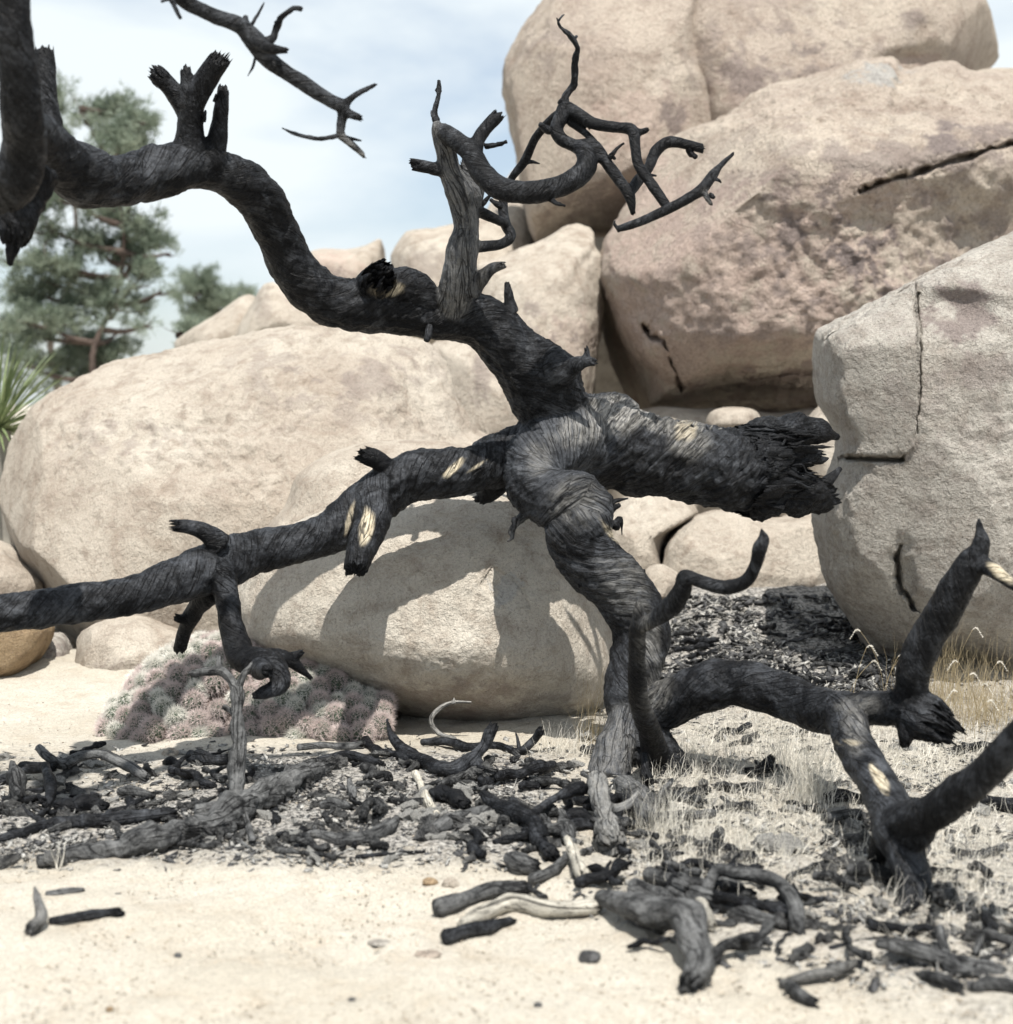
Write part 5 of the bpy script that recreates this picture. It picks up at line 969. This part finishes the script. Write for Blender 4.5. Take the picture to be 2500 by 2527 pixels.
# ------------------------------------------------------------------ yucca at the left edge
def yucca():
    c = P(-5, 1062, 7.9); t = empty('yucca', tuple(c)); tag(t, 'spiky green yucca at the left edge above the long boulder', 'yucca')
    def leaf(curve, w_, seed):
        V = []; n = 7
        for k in range(n+1):
            u = k/n; ww = w_*(0.5+1.2*u-1.65*u*u) if k < n else 0.0005; z = -curve*u*u; V += [(u, -ww, z+ww*.5), (u, 0, z-ww*.15), (u, ww, z+ww*.5)]
        Fs = []
        for k in range(n): b = 3*k; Fs += [(b, b+3, b+4, b+1), (b+1, b+4, b+5, b+2)]
        me = mesh_np('leaf', V, Fs); return me
    lm = [leaf(c_, .022, 0) for c_ in (.02, .12, .25)]; dm = leaf(.5, .018, 1)
    for m_ in lm: m_.materials.append(MYuc)
    dm.materials.append(MYd); R_ = random.Random(8)
    for k in range(200):
        el = R_.uniform(-.25, 1.45); az = R_.uniform(0, 6.28); o = bpy.data.objects.new('leaf', R_.choice(lm)); COL.objects.link(o); o.parent = t; s_ = R_.uniform(.38, .58); o.scale = (s_, s_, s_); o.rotation_euler = (R_.uniform(-.3, .3), -el, az)
    for k in range(60):
        o = bpy.data.objects.new('dead_leaf', dm); COL.objects.link(o); o.parent = t; s_ = R_.uniform(.25, .4); o.scale = (s_, s_, s_); o.location = (0, 0, -.02-R_.random()*.2); o.rotation_euler = (0, R_.uniform(.4, 1.3), R_.uniform(0, 6.28))
    b = P(-5, 1300, 7.9); me = Br([np.array([0, 0, 0, .07]), np.array([0, 0, (b-c)[2], .09]), np.array([0, 0, (b-c)[2]-.8, .1])]); V, Fq, cp = me.tube(10); o = link('stem', mesh_np('stem', V, Fq), None, MYd); o.parent = t
yucca()
# ------------------------------------------------------------------ pines far left
def pine(label, base_px, Y, top_py, blobs, seed, ntuft, tl=0.10, bole_r=.12, extra=()):
    R_ = random.Random(seed); Rn = np.random.default_rng(seed); top = P(base_px, top_py, Y); base = np.array([top[0], Y, gz(top[0], Y)[0]-.1]); t = empty('pine_tree', tuple(base)); tag(t, label, 'pine tree')
    H = top[2]-base[2]; pts = [np.append(base+np.array([R_.gauss(0, .06)*k, R_.gauss(0, .06)*k, H*k/6]), bole_r*(1-k/6.6)) for k in range(7)]
    b = Br(pts, step=.15); V, Fq, cp = b.tube(8); link('trunk', mesh_np('trunk', V, Fq), t, MBark); C = b.c[:, :3]
    TV = []; TF = []; k0 = 0; bl = []
    for (x, y, rx, ry, w_) in blobs:
        c = P(x, y, Y+R_.uniform(-.4, .4)); r = np.array([rx*Y/F, rx*Y/F*.9, ry*Y/F]); bl.append((c, r, w_)); j = np.argmin(np.abs(C[:, 2]-(c[2]-r[2]*.8))); s_ = C[j]; mid = (s_+c)/2+np.array([0, 0, -.05])
        bb = Br([np.append(s_, .045), np.append(mid, .03), np.append(c, .012)], step=.1); V, Fq, cp = bb.tube(6); link('limb', mesh_np('limb', V, Fq), t, MBark)
        for _ in range(5):
            e = c+np.array([R_.gauss(0, .5), R_.gauss(0, .5), R_.gauss(0, .4)])*r; bb = Br([np.append(mid*.3+c*.7, .014), np.append((c+e)/2+np.array([0, 0, -.02]), .009), np.append(e, .004)], step=.08); V, Fq, cp = bb.tube(4); TV.append((V, Fq))
    if TV:
        off = 0; AV = []; AF = []
        for V, Fq in TV: AV.append(V); AF.append(Fq+off); off += len(V)
        o = link('twigs', mesh_np('twigs', np.vstack(AV), np.vstack(AF)), t, MBark); o['kind'] = 'stuff'
    ws = np.array([b_[2]*b_[1][0]*b_[1][2] for b_ in bl]); ws = ws/ws.sum(); n = ntuft; ci = Rn.choice(len(bl), n, p=ws); AV = []; m = 26
    subs = []
    for _b in bl:
        sd0 = Rn.normal(size=(13, 3)); sd0 /= np.linalg.norm(sd0, axis=1)[:, None]; subs.append(_b[0]+sd0*_b[1]*Rn.uniform(.35, 1.1, (13, 1)))
    for i in ci:
        c, r, _ = bl[i]; q = subs[i][Rn.integers(13)]+Rn.normal(size=3)*np.array([.085, .085, .05])*(Y/17); d = q-c; d /= np.linalg.norm(d)+1e-6
        if noise((q*3.0+seed)[None, :])[0]+.5*noise((q*8+seed)[None, :])[0] < -.08: continue
        up = np.array([d[0]*.7, d[1]*.7, .6]); v = Rn.normal(size=(m, 3))*.75+up; v /= np.linalg.norm(v, axis=1)[:, None]; ln = tl*Rn.uniform(.6, 1.1, m); sd_ = np.cross(v, Rn.normal(size=(m, 3))); sd_ /= np.linalg.norm(sd_, axis=1)[:, None]; o_ = q+Rn.normal(size=(m, 3))*.035
        AV.append(np.stack([o_-sd_*.008, o_+sd_*.008, o_+v*ln[:, None]], 1).reshape(-1, 3))
    V = np.vstack(AV); me = mesh_np('crown', V, np.arange(len(V)).reshape(-1, 3), None, False); link('crown', me, t, MNeedle)
pine('tall blue green pine rising behind the long boulder at the far left', 235, 17, 235,
 [(290,330,75,55,1),(230,290,50,45,.8),(350,300,38,35,.8),(300,260,45,25,.6),(300,370,60,35,.7),(110,560,60,60,1),(190,500,80,45,1),(320,520,60,40,.8),(350,570,75,50,1.1),(240,610,90,50,1),(390,600,40,25,.7),(330,640,60,45,.7),(130,640,70,50,.8),(60,720,75,50,1),(210,720,90,55,1.1),(290,760,65,45,.9),(400,720,22,14,.3),(420,625,18,12,.3),(370,800,20,14,.3),(330,700,45,40,.6),(110,800,100,50,1),(220,850,90,50,1),(30,810,60,60,.9),(170,910,90,50,.9),(60,900,80,60,.9),(250,890,60,30,.6),(290,820,30,25,.3),(20,640,40,40,.3)], 5, 2900, .10, .05)
pine('small distant pine on the skyline, centre left behind the rocks', 500, 24, 668,
 [(490,700,50,26,1),(470,720,40,20,.6),(545,735,35,22,.8),(590,730,28,18,.8),(500,770,45,25,1),(480,800,35,18,.6),(560,760,25,14,.4)], 6, 700, .12, .08)
pine('sparse pine top seen behind the bole at the far left', 132, 21, 200, [(130,215,20,22,1),(140,262,22,18,.8),(120,330,26,26,.7)], 7, 160, .12, .07)
pine('low pine shoot poking above the long boulder', 455, 14, 812, [(462,826,26,10,1)], 9, 90, .08, .03)
tris = sum(len(m.loops)-2*len(m.polygons) for m in bpy.data.meshes)
print('TRIS', tris, 'OBJ', len(S.objects))
